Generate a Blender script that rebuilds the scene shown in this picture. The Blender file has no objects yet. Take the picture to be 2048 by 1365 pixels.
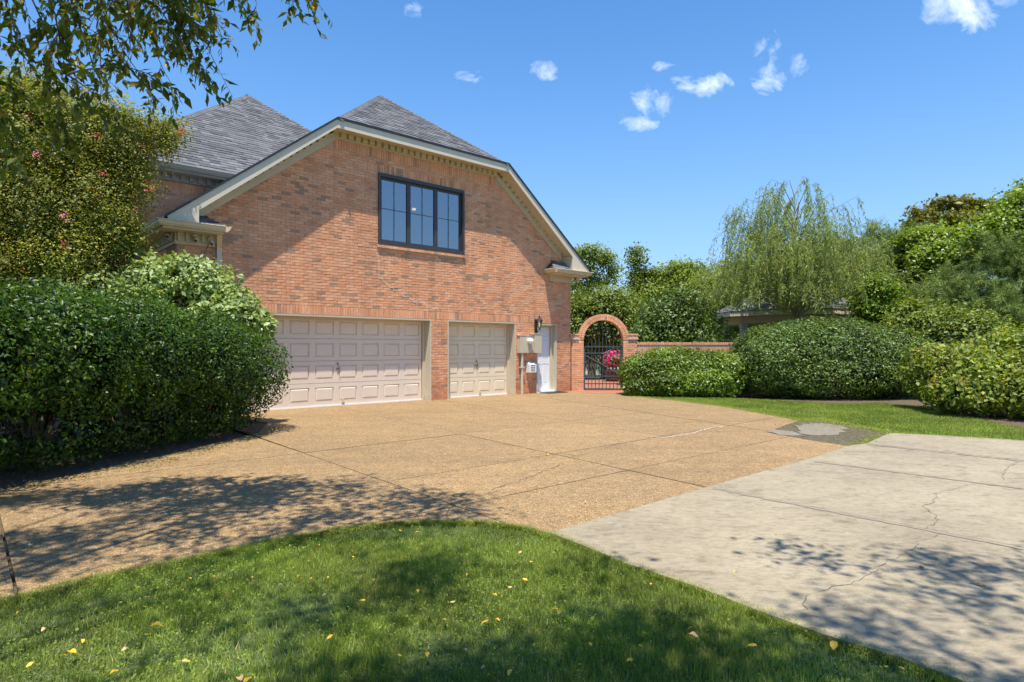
import bpy, math, random
import numpy as np
from mathutils import Vector, Matrix, Quaternion
random.seed(7); rng = np.random.default_rng(7)
SC = bpy.context.scene; COL = SC.collection
# ---------------------------------------------------------------- camera, light, exposure
F = 1230.0; CH = 1.4; HY = 697.0
cd = bpy.data.cameras.new('camera'); cam = bpy.data.objects.new('camera', cd); COL.objects.link(cam)
cd.sensor_width = 36.0; cd.lens = 36.0*F/2048; cd.shift_y = (HY-682.5)/2048; cd.clip_end = 2000; cd.clip_start = 0.05
cam.location = (0, 0, CH); cam.rotation_euler = (math.radians(90), 0, 0); SC.camera = cam
LD = Vector((0.0, 0.54, -1.70)).normalized()               # travel direction of the sunlight
sl = bpy.data.lights.new('sun', 'SUN'); sl.energy = 4.4; sl.angle = math.radians(0.53); sl.color = (1.0, 0.94, 0.83)
sun = bpy.data.objects.new('sun', sl); COL.objects.link(sun); sun.rotation_euler = LD.to_track_quat('-Z', 'Y').to_euler()
sun.location = (0, -6, 20)
SC.view_settings.view_transform = 'Standard'; SC.view_settings.look = 'None'
SC.view_settings.exposure = 0.85; SC.view_settings.gamma = 1; SC.view_settings.use_curve_mapping = False
W = bpy.data.worlds.new('World'); SC.world = W; W.use_nodes = True
def world():
    nt = W.node_tree; N = nt.nodes; L = nt.links; N.clear()
    def nd(t, **k):
        n = N.new(t)
        for a, b in k.items(): setattr(n, a, b)
        return n
    def M(op, a, b=None, c=None):
        n = nd('ShaderNodeMath', operation=op)
        for i, v in enumerate((a, b, c)):
            if v is None: continue
            if isinstance(v, (int, float)): n.inputs[i].default_value = v
            else: L.new(v, n.inputs[i])
        return n.outputs[0]
    out = nd('ShaderNodeOutputWorld'); bg = nd('ShaderNodeBackground')
    sky = nd('ShaderNodeTexSky', sky_type='NISHITA'); sky.sun_disc = False
    sky.sun_elevation = math.radians(72.4); sky.sun_rotation = math.radians(180)
    sky.altitude = 200; sky.air_density = 1.0; sky.dust_density = 0.1; sky.ozone_density = 3.0
    hs = nd('ShaderNodeHueSaturation'); hs.inputs['Saturation'].default_value = 1.27; hs.inputs['Value'].default_value = 0.9
    L.new(sky.outputs[0], hs.inputs['Color'])
    SKYN = (nd, M, L, hs)
    # small fair weather clouds
    tc = nd('ShaderNodeTexCoord'); sp = nd('ShaderNodeSeparateXYZ'); L.new(tc.outputs['Generated'], sp.inputs[0])
    ys = M('MAXIMUM', sp.outputs[1], 0.02)
    px = M('DIVIDE', sp.outputs[0], ys); pz = M('DIVIDE', sp.outputs[2], ys)
    cb = nd('ShaderNodeCombineXYZ'); L.new(px, cb.inputs[0]); L.new(pz, cb.inputs[1])
    nz = nd('ShaderNodeTexNoise'); nz.inputs['Scale'].default_value = 13; nz.inputs['Detail'].default_value = 9; nz.inputs['Roughness'].default_value = 0.62
    nz.inputs['Distortion'].default_value = 0.6
    L.new(cb.outputs[0], nz.inputs['Vector'])
    acc = None
    for (x, y, rx, ry, s) in [(1308,196,46,34,1.0),(1276,246,36,16,.8),(1362,168,36,20,.85),(1424,172,36,26,.9),(1432,198,28,10,.45),
                              (1530,120,30,58,.75),(1560,158,14,20,.5),(1610,136,36,24,.65),(1320,134,26,9,.4),
                              (945,154,34,12,.62),(1092,140,32,18,.5),(842,18,34,20,.6),(1905,22,95,46,1.15),(2010,2,60,20,.8)]:
        cx = (x-1024)/F; cz = (HY-y)/F
        dx = M('DIVIDE', M('SUBTRACT', px, cx), rx/F*1.25); dz = M('DIVIDE', M('SUBTRACT', pz, cz), ry/F*1.25)
        r2 = M('ADD', M('MULTIPLY', dx, dx), M('MULTIPLY', dz, dz))
        g = M('MULTIPLY', M('SUBTRACT', 1.0, r2), s); g = M('MAXIMUM', g, 0.0)
        acc = g if acc is None else M('MAXIMUM', acc, g)
    v = M('ADD', M('MULTIPLY', acc, 0.36), M('MULTIPLY', M('SUBTRACT', nz.outputs['Fac'], 0.5), 1.7))
    front = M('GREATER_THAN', sp.outputs[1], 0.05)
    c1 = M('MULTIPLY', M('MULTIPLY', M('SUBTRACT', v, 0.15), 1.5), front)
    c1 = M('MINIMUM', M('MAXIMUM', M('MULTIPLY', c1, M('GREATER_THAN', acc, 0.001)), 0.0), 0.66)
    # the rest of the sky carries a few such clouds as well
    nb = nd('ShaderNodeTexNoise'); nb.inputs['Scale'].default_value = 6; nb.inputs['Detail'].default_value = 8; L.new(tc.outputs['Generated'], nb.inputs['Vector'])
    back = M('LESS_THAN', sp.outputs[1], 0.05)
    c2 = M('MINIMUM', M('MAXIMUM', M('MULTIPLY', M('MULTIPLY', M('SUBTRACT', nb.outputs['Fac'], 0.63), 6.0), back), 0.0), 0.7)
    cf = M('ADD', c1, c2)
    az = M('MAXIMUM', sp.outputs[2], 0.0); hz = M('MULTIPLY', M('POWER', M('SUBTRACT', 1.0, az), 3.6), 0.95)
    hm = nd('ShaderNodeMix', data_type='RGBA'); L.new(hz, hm.inputs['Factor']); L.new(hs.outputs[0], hm.inputs['A']); hm.inputs['B'].default_value = (1.42, 2.2, 3.7, 1)
    mx = nd('ShaderNodeMix', data_type='RGBA'); L.new(cf, mx.inputs['Factor']); L.new(hm.outputs['Result'], mx.inputs['A']); mx.inputs['B'].default_value = (5.6, 6.0, 6.7, 1)
    L.new(mx.outputs['Result'], bg.inputs['Color']); bg.inputs['Strength'].default_value = 0.145
    L.new(bg.outputs[0], out.inputs[0])
world()

# ---------------------------------------------------------------- helpers
def G(x, y, z=0.0):
    Y = F*(CH-z)/(y-HY); return ((x-1024)/F*Y, Y)
def PX(x, y, Y): return ((x-1024)/F*Y, Y, CH+(HY-y)/F*Y)
def tag(o, label=None, cat=None, group=None, kind=None):
    if label: o['label'] = label
    if cat: o['category'] = cat
    if group: o['group'] = group
    if kind: o['kind'] = kind
    return o
def empty(name, loc=(0,0,0), rz=0.0, label=None, cat=None, group=None):
    o = bpy.data.objects.new(name, None); COL.objects.link(o); o.location = loc; o.rotation_euler = (0,0,rz); o.empty_display_size = .2
    return tag(o, label, cat, group)
def link(name, me, parent=None, loc=(0,0,0), kind=None):
    o = bpy.data.objects.new(name, me); COL.objects.link(o); o.parent = parent; o.location = loc
    if kind: o['kind'] = kind
    return o
class MB:
    def __init__(s): s.v = []; s.f = []; s.r = []
    def add(s, vs, fs, r=0.5):
        n = len(s.v); s.v += [tuple(p) for p in vs]; s.f += [tuple(i+n for i in f) for f in fs]; s.r += [r]*len(vs); return s
    def box(s, x0, x1, y0, y1, z0, z1, r=0.5):
        return s.add([(x0,y0,z0),(x1,y0,z0),(x1,y1,z0),(x0,y1,z0),(x0,y0,z1),(x1,y0,z1),(x1,y1,z1),(x0,y1,z1)],
              [(0,3,2,1),(4,5,6,7),(0,1,5,4),(1,2,6,5),(2,3,7,6),(3,0,4,7)], r)
    def prism(s, poly, axis, a, b, r=0.5):   # poly in the two other axes
        def mk(p, t): return {'x': (t,p[0],p[1]), 'y': (p[0],t,p[1]), 'z': (p[0],p[1],t)}[axis]
        n = len(poly); vs = [mk(p,a) for p in poly]+[mk(p,b) for p in poly]
        fs = [tuple(range(n)), tuple(range(2*n-1,n-1,-1))]+[(i,i+n,(i+1)%n+n,(i+1)%n) for i in range(n)]
        return s.add(vs, fs, r)
    def tube(s, pts, rad, n=8, r=0.5, caps=True):
        pts = [Vector(p) for p in pts]; m = len(pts); rad = rad if isinstance(rad, (list,tuple)) else [rad]*m
        vs = []; up = None
        for i, p in enumerate(pts):
            d = (pts[min(i+1,m-1)]-pts[max(i-1,0)]).normalized()
            if up is None: up = Vector((1,0,0)) if abs(d.x) < .8 else Vector((0,1,0))
            a = (up - d*up.dot(d)).normalized(); b = d.cross(a); up = a
            for k in range(n):
                t = 2*math.pi*k/n; vs.append(p+(a*math.cos(t)+b*math.sin(t))*rad[i])
        fs = [(i*n+k, i*n+(k+1)%n, (i+1)*n+(k+1)%n, (i+1)*n+k) for i in range(m-1) for k in range(n)]
        if caps: fs += [tuple(range(n-1,-1,-1)), tuple(range((m-1)*n, m*n))]
        return s.add(vs, fs, r)
    def lathe(s, prof, c=(0,0,0), n=16, r=0.5):
        vs = []; 
        for (R, z) in prof:
            for k in range(n): t = 2*math.pi*k/n; vs.append((c[0]+R*math.cos(t), c[1]+R*math.sin(t), c[2]+z))
        m = len(prof); fs = [(i*n+k, i*n+(k+1)%n, (i+1)*n+(k+1)%n, (i+1)*n+k) for i in range(m-1) for k in range(n)]
        fs += [tuple(range(n-1,-1,-1)), tuple(range((m-1)*n, m*n))]
        return s.add(vs, fs, r)
    def mesh(s, name, mat, smooth=False):
        me = bpy.data.meshes.new(name); me.from_pydata(s.v, [], s.f)
        a = me.attributes.new('rnd', 'FLOAT', 'POINT'); a.data.foreach_set('value', s.r)
        me.materials.append(mat)
        if smooth: me.polygons.foreach_set('use_smooth', [True]*len(me.polygons))
        me.update(); return me
    def build(s, name, mat, parent=None, loc=(0,0,0), kind=None, smooth=False):
        return link(name, s.mesh(name, mat, smooth), parent, loc, kind)
def fast_mesh(name, V, Fc, mat, rnd, smooth=False):   # V (n,3); Fc (m,k)
    me = bpy.data.meshes.new(name); m, k = Fc.shape
    me.vertices.add(len(V)); me.vertices.foreach_set('co', V.astype(np.float32).ravel())
    me.loops.add(m*k); me.loops.foreach_set('vertex_index', Fc.astype(np.int32).ravel())
    me.polygons.add(m); me.polygons.foreach_set('loop_start', np.arange(0, m*k, k, dtype=np.int32))
    me.update(calc_edges=True)
    a = me.attributes.new('rnd', 'FLOAT', 'POINT'); a.data.foreach_set('value', rnd.astype(np.float32))
    me.materials.append(mat); 
    if smooth: me.polygons.foreach_set('use_smooth', np.ones(m, dtype=bool))
    return me
def inpoly(P, poly):
    x, y = P[:,0], P[:,1]; c = np.zeros(len(P), bool); n = len(poly); j = n-1
    for i in range(n):
        xi, yi = poly[i]; xj, yj = poly[j]
        if yi != yj: c ^= ((yi > y) != (yj > y)) & (x < (xj-xi)*(y-yi)/(yj-yi)+xi)
        j = i
    return c
_T = rng.random((64,64))
def vnoise(x, y, s):
    x = np.asarray(x)*s; y = np.asarray(y)*s; i = np.floor(x).astype(int); j = np.floor(y).astype(int); fx = x-i; fy = y-j
    fx = fx*fx*(3-2*fx); fy = fy*fy*(3-2*fy); g = lambda a, b: _T[a % 64, b % 64]
    return (g(i,j)*(1-fx)+g(i+1,j)*fx)*(1-fy)+(g(i,j+1)*(1-fx)+g(i+1,j+1)*fx)*fy
def norm(a): return a/np.maximum(np.linalg.norm(a, axis=1, keepdims=True), 1e-9)

# ---------------------------------------------------------------- materials
def newmat(name):
    m = bpy.data.materials.new(name); m.use_nodes = True; nt = m.node_tree; nt.nodes.clear()
    out = nt.nodes.new('ShaderNodeOutputMaterial'); b = nt.nodes.new('ShaderNodeBsdfPrincipled'); nt.links.new(b.outputs[0], out.inputs[0])
    return m, nt, b, out
class NT:
    def __init__(s, nt): s.nt = nt; s._pos = None
    def n(s, t, **k):
        q = s.nt.nodes.new(t)
        for a, b in k.items(): setattr(q, a, b)
        return q
    def l(s, a, b): s.nt.links.new(a, b)
    def pos(s):
        if s._pos is None: s._pos = s.n('ShaderNodeNewGeometry').outputs['Position']
        return s._pos
    def noise(s, scale, detail=4, rough=.55, vec=None):
        q = s.n('ShaderNodeTexNoise'); q.inputs['Scale'].default_value = scale; q.inputs['Detail'].default_value = detail; q.inputs['Roughness'].default_value = rough
        s.l(vec or s.pos(), q.inputs['Vector']); return q.outputs['Fac']
    def voro(s, scale, out='Color', feature='F1', vec=None):
        q = s.n('ShaderNodeTexVoronoi', feature=feature); q.inputs['Scale'].default_value = scale; s.l(vec or s.pos(), q.inputs['Vector']); return q.outputs[out]
    def ramp(s, fac, stops, mode='LINEAR'):
        q = s.n('ShaderNodeValToRGB'); cr = q.color_ramp; cr.interpolation = mode
        while len(cr.elements) < len(stops): cr.elements.new(0.5)
        for e, (p, c) in zip(cr.elements, stops): e.position = p; e.color = tuple(c)+(1,) if len(c) == 3 else c
        s.l(fac, q.inputs[0]); return q.outputs[0]
    def mix(s, f, a, b, mode='MIX'):
        q = s.n('ShaderNodeMix', data_type='RGBA', blend_type=mode)
        for k, v in (('Factor', f), ('A', a), ('B', b)):
            i = q.inputs[k] if k != 'Factor' else q.inputs['Factor']
            if isinstance(v, (int,float)): i.default_value = v
            elif isinstance(v, tuple): i.default_value = v+(1,) if len(v) == 3 else v
            else: s.l(v, i)
        return q.outputs['Result']
    def math(s, op, a, b=0.0):
        q = s.n('ShaderNodeMath', operation=op)
        for i, v in enumerate((a, b)):
            if isinstance(v, (int,float)): q.inputs[i].default_value = v
            else: s.l(v, q.inputs[i])
        return q.outputs[0]
    def attr(s, name='rnd'):
        q = s.n('ShaderNodeAttribute'); q.attribute_name = name; return q.outputs['Fac']
    def bump(s, h, dist, strength=1.0):
        q = s.n('ShaderNodeBump'); q.inputs['Distance'].default_value = dist; q.inputs['Strength'].default_value = strength; s.l(h, q.inputs['Height']); return q.outputs[0]
def g3(v): return (v, v, v)
def plain(name, col, rough=.6, var=.12, scale=6, metal=0, grime=0.0, bump=0.0):
    m, nt, b, o = newmat(name); t = NT(nt)
    nz = t.noise(scale, 6, .6); c = t.mix(nz, tuple(x*(1-var) for x in col), tuple(min(1,x*(1+var)) for x in col))
    if grime:
        q = t.ramp(t.noise(1.7, 8, .7), [(.45, g3(1)), (.75, g3(1-grime))]); c = t.mix(1.0, c, q, 'MULTIPLY')
    t.l(c, b.inputs['Base Color']); b.inputs['Roughness'].default_value = rough; b.inputs['Metallic'].default_value = metal
    if bump: t.l(t.bump(t.noise(60, 4), bump), b.inputs['Normal'])
    return m
def brickmat(name, stain=True, tint=1.0):
    m, nt, b, o = newmat(name); t = NT(nt); r = t.attr()
    c = t.ramp(r, [(0,(.40,.245,.155)),(.07,(.46,.28,.17)),(.10,(.54,.275,.145)),(.14,(.68,.30,.15)),(.45,(.77,.36,.19)),(.75,(.80,.42,.24)),(1,(.74,.32,.155))])
    n1 = t.ramp(t.noise(38, 5, .7), [(.3,g3(.72)),(.65,g3(1.12))]); c = t.mix(1.0, c, n1, 'MULTIPLY')
    n2 = t.ramp(t.noise(1.2, 4, .6), [(.3,g3(.9)),(.7,g3(1.08))]); c = t.mix(1.0, c, n2, 'MULTIPLY')
    mp = t.n('ShaderNodeMapping'); mp.inputs['Scale'].default_value = (2.2,2.2,.28); t.l(t.pos(), mp.inputs[0])
    c = t.mix(1.0, c, t.ramp(t.noise(1.6, 6, .65, mp.outputs[0]), [(.35,(.84,.85,.87)),(.55,g3(1.0)),(.75,(1.07,1.05,1.03))]), 'MULTIPLY')
    sp = t.ramp(t.voro(95, 'Distance'), [(.0,g3(.6)),(.25,g3(1))]); c = t.mix(.5, c, sp, 'MULTIPLY')
    if stain:
        s = t.n('ShaderNodeSeparateXYZ'); t.l(t.pos(), s.inputs[0])
        z = t.math('ADD', s.outputs[2], t.math('MULTIPLY', t.noise(2.5, 4), .7)); f = t.ramp(z, [(.45,g3(1)),(1.0,g3(0))])
        c = t.mix(t.math('MULTIPLY', f, .75), c, t.mix(1.0, c, (.74,.56,.44), 'MULTIPLY'))
    t.l(c, b.inputs['Base Color']); b.inputs['Roughness'].default_value = .88
    t.l(t.bump(t.noise(150, 4), .003), b.inputs['Normal']); return m
def leafmat(name, stops, trans=.3, rough=.45, spec=.5, big=.25):
    m, nt, b, o = newmat(name); t = NT(nt); r = t.attr()
    c = t.ramp(r, stops); c = t.mix(1.0, c, t.ramp(t.noise(.9, 3), [(.3,g3(1-big)),(.7,g3(1+big))]), 'MULTIPLY')
    t.l(c, b.inputs['Base Color']); b.inputs['Roughness'].default_value = rough; b.inputs['Specular IOR Level'].default_value = spec
    tr = t.n('ShaderNodeBsdfTranslucent'); t.l(t.mix(1.0, c, (1.7,1.5,.45), 'MULTIPLY'), tr.inputs[0])
    mx = t.n('ShaderNodeMixShader'); mx.inputs[0].default_value = trans; t.l(b.outputs[0], mx.inputs[1]); t.l(tr.outputs[0], mx.inputs[2]); t.l(mx.outputs[0], o.inputs[0])
    return m
def aggregate():
    m, nt, b, o = newmat('exposed_aggregate'); t = NT(nt)
    v = t.voro(150); sep = t.n('ShaderNodeSeparateColor'); t.l(v, sep.inputs[0])
    c = t.ramp(sep.outputs[0], [(0,(.15,.085,.026)),(.2,(.21,.125,.038)),(.5,(.315,.195,.085)),(.8,(.375,.245,.115)),(.94,(.44,.325,.175)),(1,(.58,.50,.37))])
    v2 = t.voro(34); s2 = t.n('ShaderNodeSeparateColor'); t.l(v2, s2.inputs[0])
    c = t.mix(1.0, c, t.ramp(s2.outputs[0], [(0,g3(.78)),(1,g3(1.16))]), 'MULTIPLY')
    c = t.mix(1.0, c, t.ramp(t.noise(.55, 6, .65), [(.3,(.88,.89,.92)),(.7,(1.07,1.05,1.01))]), 'MULTIPLY')
    c = t.mix(1.0, c, t.ramp(t.noise(4, 5, .7), [(.3,g3(.86)),(.7,g3(1.1))]), 'MULTIPLY')
    c = t.mix(1.0, c, t.ramp(t.noise(1.6, 8, .8), [(.56,g3(1)),(.66,(.80,.80,.82))]), 'MULTIPLY')
    mp = t.n('ShaderNodeMapping'); mp.inputs['Rotation'].default_value = (0,0,.84); mp.inputs['Scale'].default_value = (.25,1.6,1); t.l(t.pos(), mp.inputs[0])
    c = t.mix(1.0, c, t.ramp(t.noise(1.3, 4, .6, mp.outputs[0]), [(.40,(.93,.93,.94)),(.55,g3(1.03))]), 'MULTIPLY')
    c = t.mix(1.0, c, t.ramp(t.attr(), [(0,g3(.93)),(1,g3(1.05))]), 'MULTIPLY')
    t.l(c, b.inputs['Base Color']); b.inputs['Roughness'].default_value = .8
    t.l(t.bump(t.voro(150, 'Distance'), .004), b.inputs['Normal']); return m
def concrete():
    m, nt, b, o = newmat('worn_concrete'); t = NT(nt)
    c = t.ramp(t.noise(.8, 7, .65), [(.3,(.25,.205,.14)),(.55,(.31,.26,.175)),(.75,(.36,.305,.22))])
    mp = t.n('ShaderNodeMapping'); mp.inputs['Scale'].default_value = (1.2, 2.3, 1); mp.inputs['Rotation'].default_value = (0,0,.35); t.l(t.pos(), mp.inputs[0])
    st = t.noise(2.6, 9, .72, mp.outputs[0]); c = t.mix(1.0, c, t.ramp(st, [(.52,g3(1.03)),(.66,(.70,.69,.68))]), 'MULTIPLY')
    st2 = t.noise(9, 8, .75, mp.outputs[0]); c = t.mix(1.0, c, t.ramp(st2, [(.48,g3(1.03)),(.64,(.72,.71,.69))]), 'MULTIPLY')
    c = t.mix(.6, c, t.ramp(t.noise(120, 3), [(.35,g3(.8)),(.6,g3(1.05))]), 'MULTIPLY')
    wh = t.noise(5.5, 8, .75); c = t.mix(t.ramp(wh, [(.58,g3(0)),(.66,g3(.6))]), c, (.36,.325,.26))
    t.l(c, b.inputs['Base Color']); b.inputs['Roughness'].default_value = .85
    t.l(t.bump(t.noise(90, 5, .7), .004), b.inputs['Normal']); return m
def soil(name, cols, scale=14, bump=.02):
    m, nt, b, o = newmat(name); t = NT(nt)
    c = t.ramp(t.noise(scale, 8, .75), [(.28,cols[0]),(.5,cols[1]),(.72,cols[2])]); t.l(c, b.inputs['Base Color']); b.inputs['Roughness'].default_value = .95
    t.l(t.bump(t.noise(scale*2, 6, .7), bump), b.inputs['Normal']); return m
M = {}
M['brick'] = brickmat('brick'); M['brick_far'] = brickmat('brick_garden', False)
M['mortar'] = plain('mortar', (.50,.42,.31), .9, .15, 20)
M['repair'] = plain('repair_mortar', (.62,.55,.46), .9, .1, 20)
M['trim'] = plain('painted_trim', (.56,.475,.33), .5, .05, 3, grime=.12)
M['fascia'] = plain('painted_fascia', (.64,.565,.43), .5, .04, 3, grime=.1)
M['gutter'] = plain('painted_gutter', (.60,.52,.375), .4, .05, 3, grime=.12)
M['greytrim'] = plain('weathered_grey_trim', (.36,.34,.30), .5, .06, 3, grime=.15)
M['jamb'] = plain('painted_jamb', (.56,.485,.36), .5, .04, 3, grime=.08)
M['door_pink'] = plain('door_paint_pinkish', (.74,.61,.485), .5, .03, 3, grime=.06)
M['door_cream'] = plain('door_paint_cream', (.76,.635,.46), .5, .03, 3, grime=.06)
M['seal'] = plain('white_door_seal', (.85,.84,.82), .5, .03)
M['white'] = plain('white_paint', (.80,.80,.80), .4, .02, grime=.04)
M['metal'] = plain('galvanised_box', (.52,.45,.335), .5, .05)
M['black'] = plain('black_metal', (.022,.024,.03), .4, .1)
M['frame'] = plain('dark_window_frame', (.045,.04,.043), .4, .08)
M['iron'] = plain('painted_iron', (.055,.075,.085), .5, .15)
M['dark'] = plain('dark_void', (.012,.012,.012), .9, .1)
M['handle'] = plain('worn_steel', (.18,.17,.15), .4, .1, metal=.7)
M['terracotta'] = plain('terracotta', (.42,.17,.10), .8, .12, 8)
M['bark'] = plain('bark', (.16,.12,.085), .95, .35, 14, bump=.02)
M['bark_grey'] = plain('bark_grey', (.22,.19,.16), .95, .3, 14, bump=.02)
M['twig'] = plain('twig', (.10,.075,.05), .9, .2)
M['broken'] = plain('broken_concrete', (.20,.17,.125), .9, .3, 7)
M['willow_twig'] = plain('willow_twig', (.24,.23,.10), .8, .2)
M['column'] = plain('grey_column', (.46,.44,.43), .6, .08)
M['crack'] = plain('crack_fill', (.10,.085,.065), .95, .3, 20)
M['sealant'] = plain('joint_sealant', (.22,.19,.145), .8, .2, 10)
M['whitecaulk'] = plain('pale_caulk', (.55,.53,.48), .8, .2, 15)
M['aggregate'] = aggregate(); M['concrete'] = concrete()
M['joint'] = soil('joint_soil', [(.05,.04,.025),(.09,.07,.045),(.14,.11,.07)], 30, .005)
M['mulch'] = soil('mulch', [(.05,.035,.02),(.115,.08,.045),(.25,.185,.115)], 26, .03)
M['dirt'] = soil('dirt', [(.045,.038,.02),(.095,.078,.042),(.19,.155,.10)], 12, .02)
M['lawnsoil'] = soil('lawn_soil', [(.05,.08,.02),(.08,.12,.03),(.13,.14,.06)], 20, .02)
M['ground'] = soil('grassy_ground', [(.05,.085,.02),(.075,.125,.03),(.11,.16,.045)], 3, .02)
M['paver'] = plain('red_paver', (.36,.15,.085), .85, .25, 12)
def shinglemat():
    m, nt, b, o = newmat('asphalt_shingle'); t = NT(nt)
    c = t.ramp(t.attr(), [(0,(.05,.051,.055)),(.35,(.10,.101,.108)),(.7,(.15,.151,.158)),(1,(.22,.22,.228))])
    c = t.mix(1.0, c, t.ramp(t.noise(180, 3, .6), [(.3,g3(.65)),(.7,g3(1.35))]), 'MULTIPLY')
    t.l(c, b.inputs['Base Color']); b.inputs['Roughness'].default_value = .9; t.l(t.bump(t.noise(220, 2), .003), b.inputs['Normal']); return m
M['shingle'] = shinglemat()
def glassmat():
    m, nt, b, o = newmat('window_glass'); t = NT(nt)
    g = t.n('ShaderNodeBsdfGlossy'); g.inputs['Roughness'].default_value = .015; g.inputs[0].default_value = (.84,.87,.90,1)
    tr = t.n('ShaderNodeBsdfTransparent'); tr.inputs[0].default_value = (.55,.62,.64,1)
    lw = t.n('ShaderNodeFresnel'); lw.inputs[0].default_value = 1.5; f = t.math('ADD', t.math('MULTIPLY', lw.outputs[0], 1.0), .30)
    mx = t.n('ShaderNodeMixShader'); t.l(f, mx.inputs[0]); t.l(tr.outputs[0], mx.inputs[1]); t.l(g.outputs[0], mx.inputs[2]); t.l(mx.outputs[0], o.inputs[0]); nt.nodes.remove(b); return m
M['glass'] = glassmat()
def emis(name, col, s):
    m, nt, b, o = newmat(name); b.inputs['Base Color'].default_value = col+(1,); b.inputs['Emission Color'].default_value = col+(1,); b.inputs['Emission Strength'].default_value = s; return m
M['bulb'] = emis('lit_bulb', (1,.66,.34), 0.9)
M['room'] = plain('room_wall', (.30,.28,.26), .9, .05)
M['amber'] = plain('amber_glass', (.62,.42,.22), .15, .1)

# ---------------------------------------------------------------- foliage engine
def leafset(name, P, N, size, asp, rnd, mat, parent, parts=0, T=None, fold=.25, origin=(0,0,0), view=None, jit=.35):
    n = len(P); P = P-np.array(origin)
    N = norm(N)
    if T is None: T = rng.normal(size=(n,3))
    T = norm(T-N*(T*N).sum(1, keepdims=True)); B = np.cross(N, T)
    size = size*np.exp(rng.normal(size=n)*jit*.6)
    if parts:
        Pw = P+np.array(origin); d = Pw[:,1].copy()
        px = Pw[:,0]/np.maximum(d,.1)*F+1024; py = HY-(Pw[:,2]-CH)/np.maximum(d,.1)*F
        ok = (d > .5) & (px > 0) & (px < 2048) & (py > 0) & (py < 1365)
        if view is not None: ok &= view(Pw)
        score = np.where(ok, size/np.maximum(d,.1), 0); idx = np.argsort(-score)[:parts]; idx = idx[score[idx] > 0]
        keep = np.ones(n, bool); keep[idx] = False
        variants = []
        for k in range(10):
            mb = MB(); h = asp*.5
            mb.add([(0,0,0),(.42,h,fold*h),(1,0,-.06),(.42,-h,fold*h)], [(0,2,1),(0,3,2)], (k+.5)/10); variants.append(mb.mesh('leaf', mat))
        for i in idx:
            o = link('leaf', variants[min(9,int(rnd[i]*10))], parent)
            s = size[i]; o.matrix_local = Matrix(((T[i,0]*s,B[i,0]*s,N[i,0]*s,P[i,0]),(T[i,1]*s,B[i,1]*s,N[i,1]*s,P[i,1]),(T[i,2]*s,B[i,2]*s,N[i,2]*s,P[i,2]),(0,0,0,1)))
        P, N, T, B, size, rnd = P[keep], N[keep], T[keep], B[keep], size[keep], rnd[keep]; n = len(P)
    s = size[:,None]; h = asp*.5
    V = np.empty((n,4,3)); V[:,0] = P; V[:,1] = P+(T*.42+B*h+N*fold*h)*s; V[:,2] = P+(T-N*.06)*s; V[:,3] = P+(T*.42-B*h+N*fold*h)*s
    b = np.arange(n)[:,None]*4
    Fc = np.concatenate([b+np.array([[0,2,1]]), b+np.array([[0,3,2]])])
    return link(name, fast_mesh(name, V.reshape(-1,3), Fc, mat, np.repeat(rnd, 4)), parent, kind='stuff')
def blob_points(blobs, n, lo=.8, hi=1.03, inside=.78, bump=.08, zmin=.03):
    B = np.array(blobs, float); area = (B[:,3]*B[:,4]+B[:,3]*B[:,5]+B[:,4]*B[:,5]); w = area/area.sum()
    k = rng.choice(len(B), n, p=w); d = norm(rng.normal(size=(n,3))); d = np.sign(d)*np.abs(d)**.85; d = norm(d)
    r = lo+(hi-lo)*rng.random(n)**.6; C = B[k]
    P0 = C[:,:3]+d*C[:,3:6]
    r = r+bump*(vnoise(P0[:,0]+P0[:,2]*.7, P0[:,1]-P0[:,2]*.9, 2.3)-.5)*2+bump*.6*(vnoise(P0[:,0]-P0[:,2], P0[:,1]+P0[:,2]*.4, 6)-.5)*2
    P = C[:,:3]+d*C[:,3:6]*r[:,None]; N = norm(d/C[:,3:6])
    keep = P[:,2] > zmin
    for i in range(len(B)):
        q = (((P-B[i,:3])/B[i,3:6])**2).sum(1); keep &= ~((q < inside**2) & (k != i))
    return P[keep], N[keep]
def cluster_leaves(blobs, nc, per, cr, flat=.6, lo=.45, hi=1.0, zmin=.1, bump=.17):
    C, D = blob_points(blobs, nc, lo, hi, .35, bump, zmin)
    P = np.repeat(C, per, axis=0)+rng.normal(size=(len(C)*per,3))*np.array([cr,cr,cr*flat])
    N = np.repeat(D, per, axis=0)*.6+np.array([0,0,.7])+rng.normal(size=P.shape)*.55
    base = np.repeat(rng.random(len(C)), per); rnd = np.clip(base*.45+rng.random(len(P))*.55, 0, 1)
    m = P[:,2] > .02
    return P[m], N[m], rnd[m], C
def core(blobs, mat, parent, f=.62, origin=(0,0,0), name='branches'):
    mb = MB()
    for (x,y,z,rx,ry,rz) in blobs:
        x -= origin[0]; y -= origin[1]; z -= origin[2]
        for k in range(9):
            a = random.uniform(0, 6.28); e = random.uniform(-.2, 1.3)
            q = (x+math.cos(a)*math.cos(e)*rx*f, y+math.sin(a)*math.cos(e)*ry*f, z+math.sin(e)*rz*f)
            mb.tube([(x+random.uniform(-.1,.1)*rx, y+random.uniform(-.1,.1)*ry, max(0.0-origin[2], z-rz)), (x*.6+q[0]*.4, y*.6+q[1]*.4, z*.6+q[2]*.4), q], [.02+.006*rx, .014, .006], 5)
    return mb.build(name, mat, parent)
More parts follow.
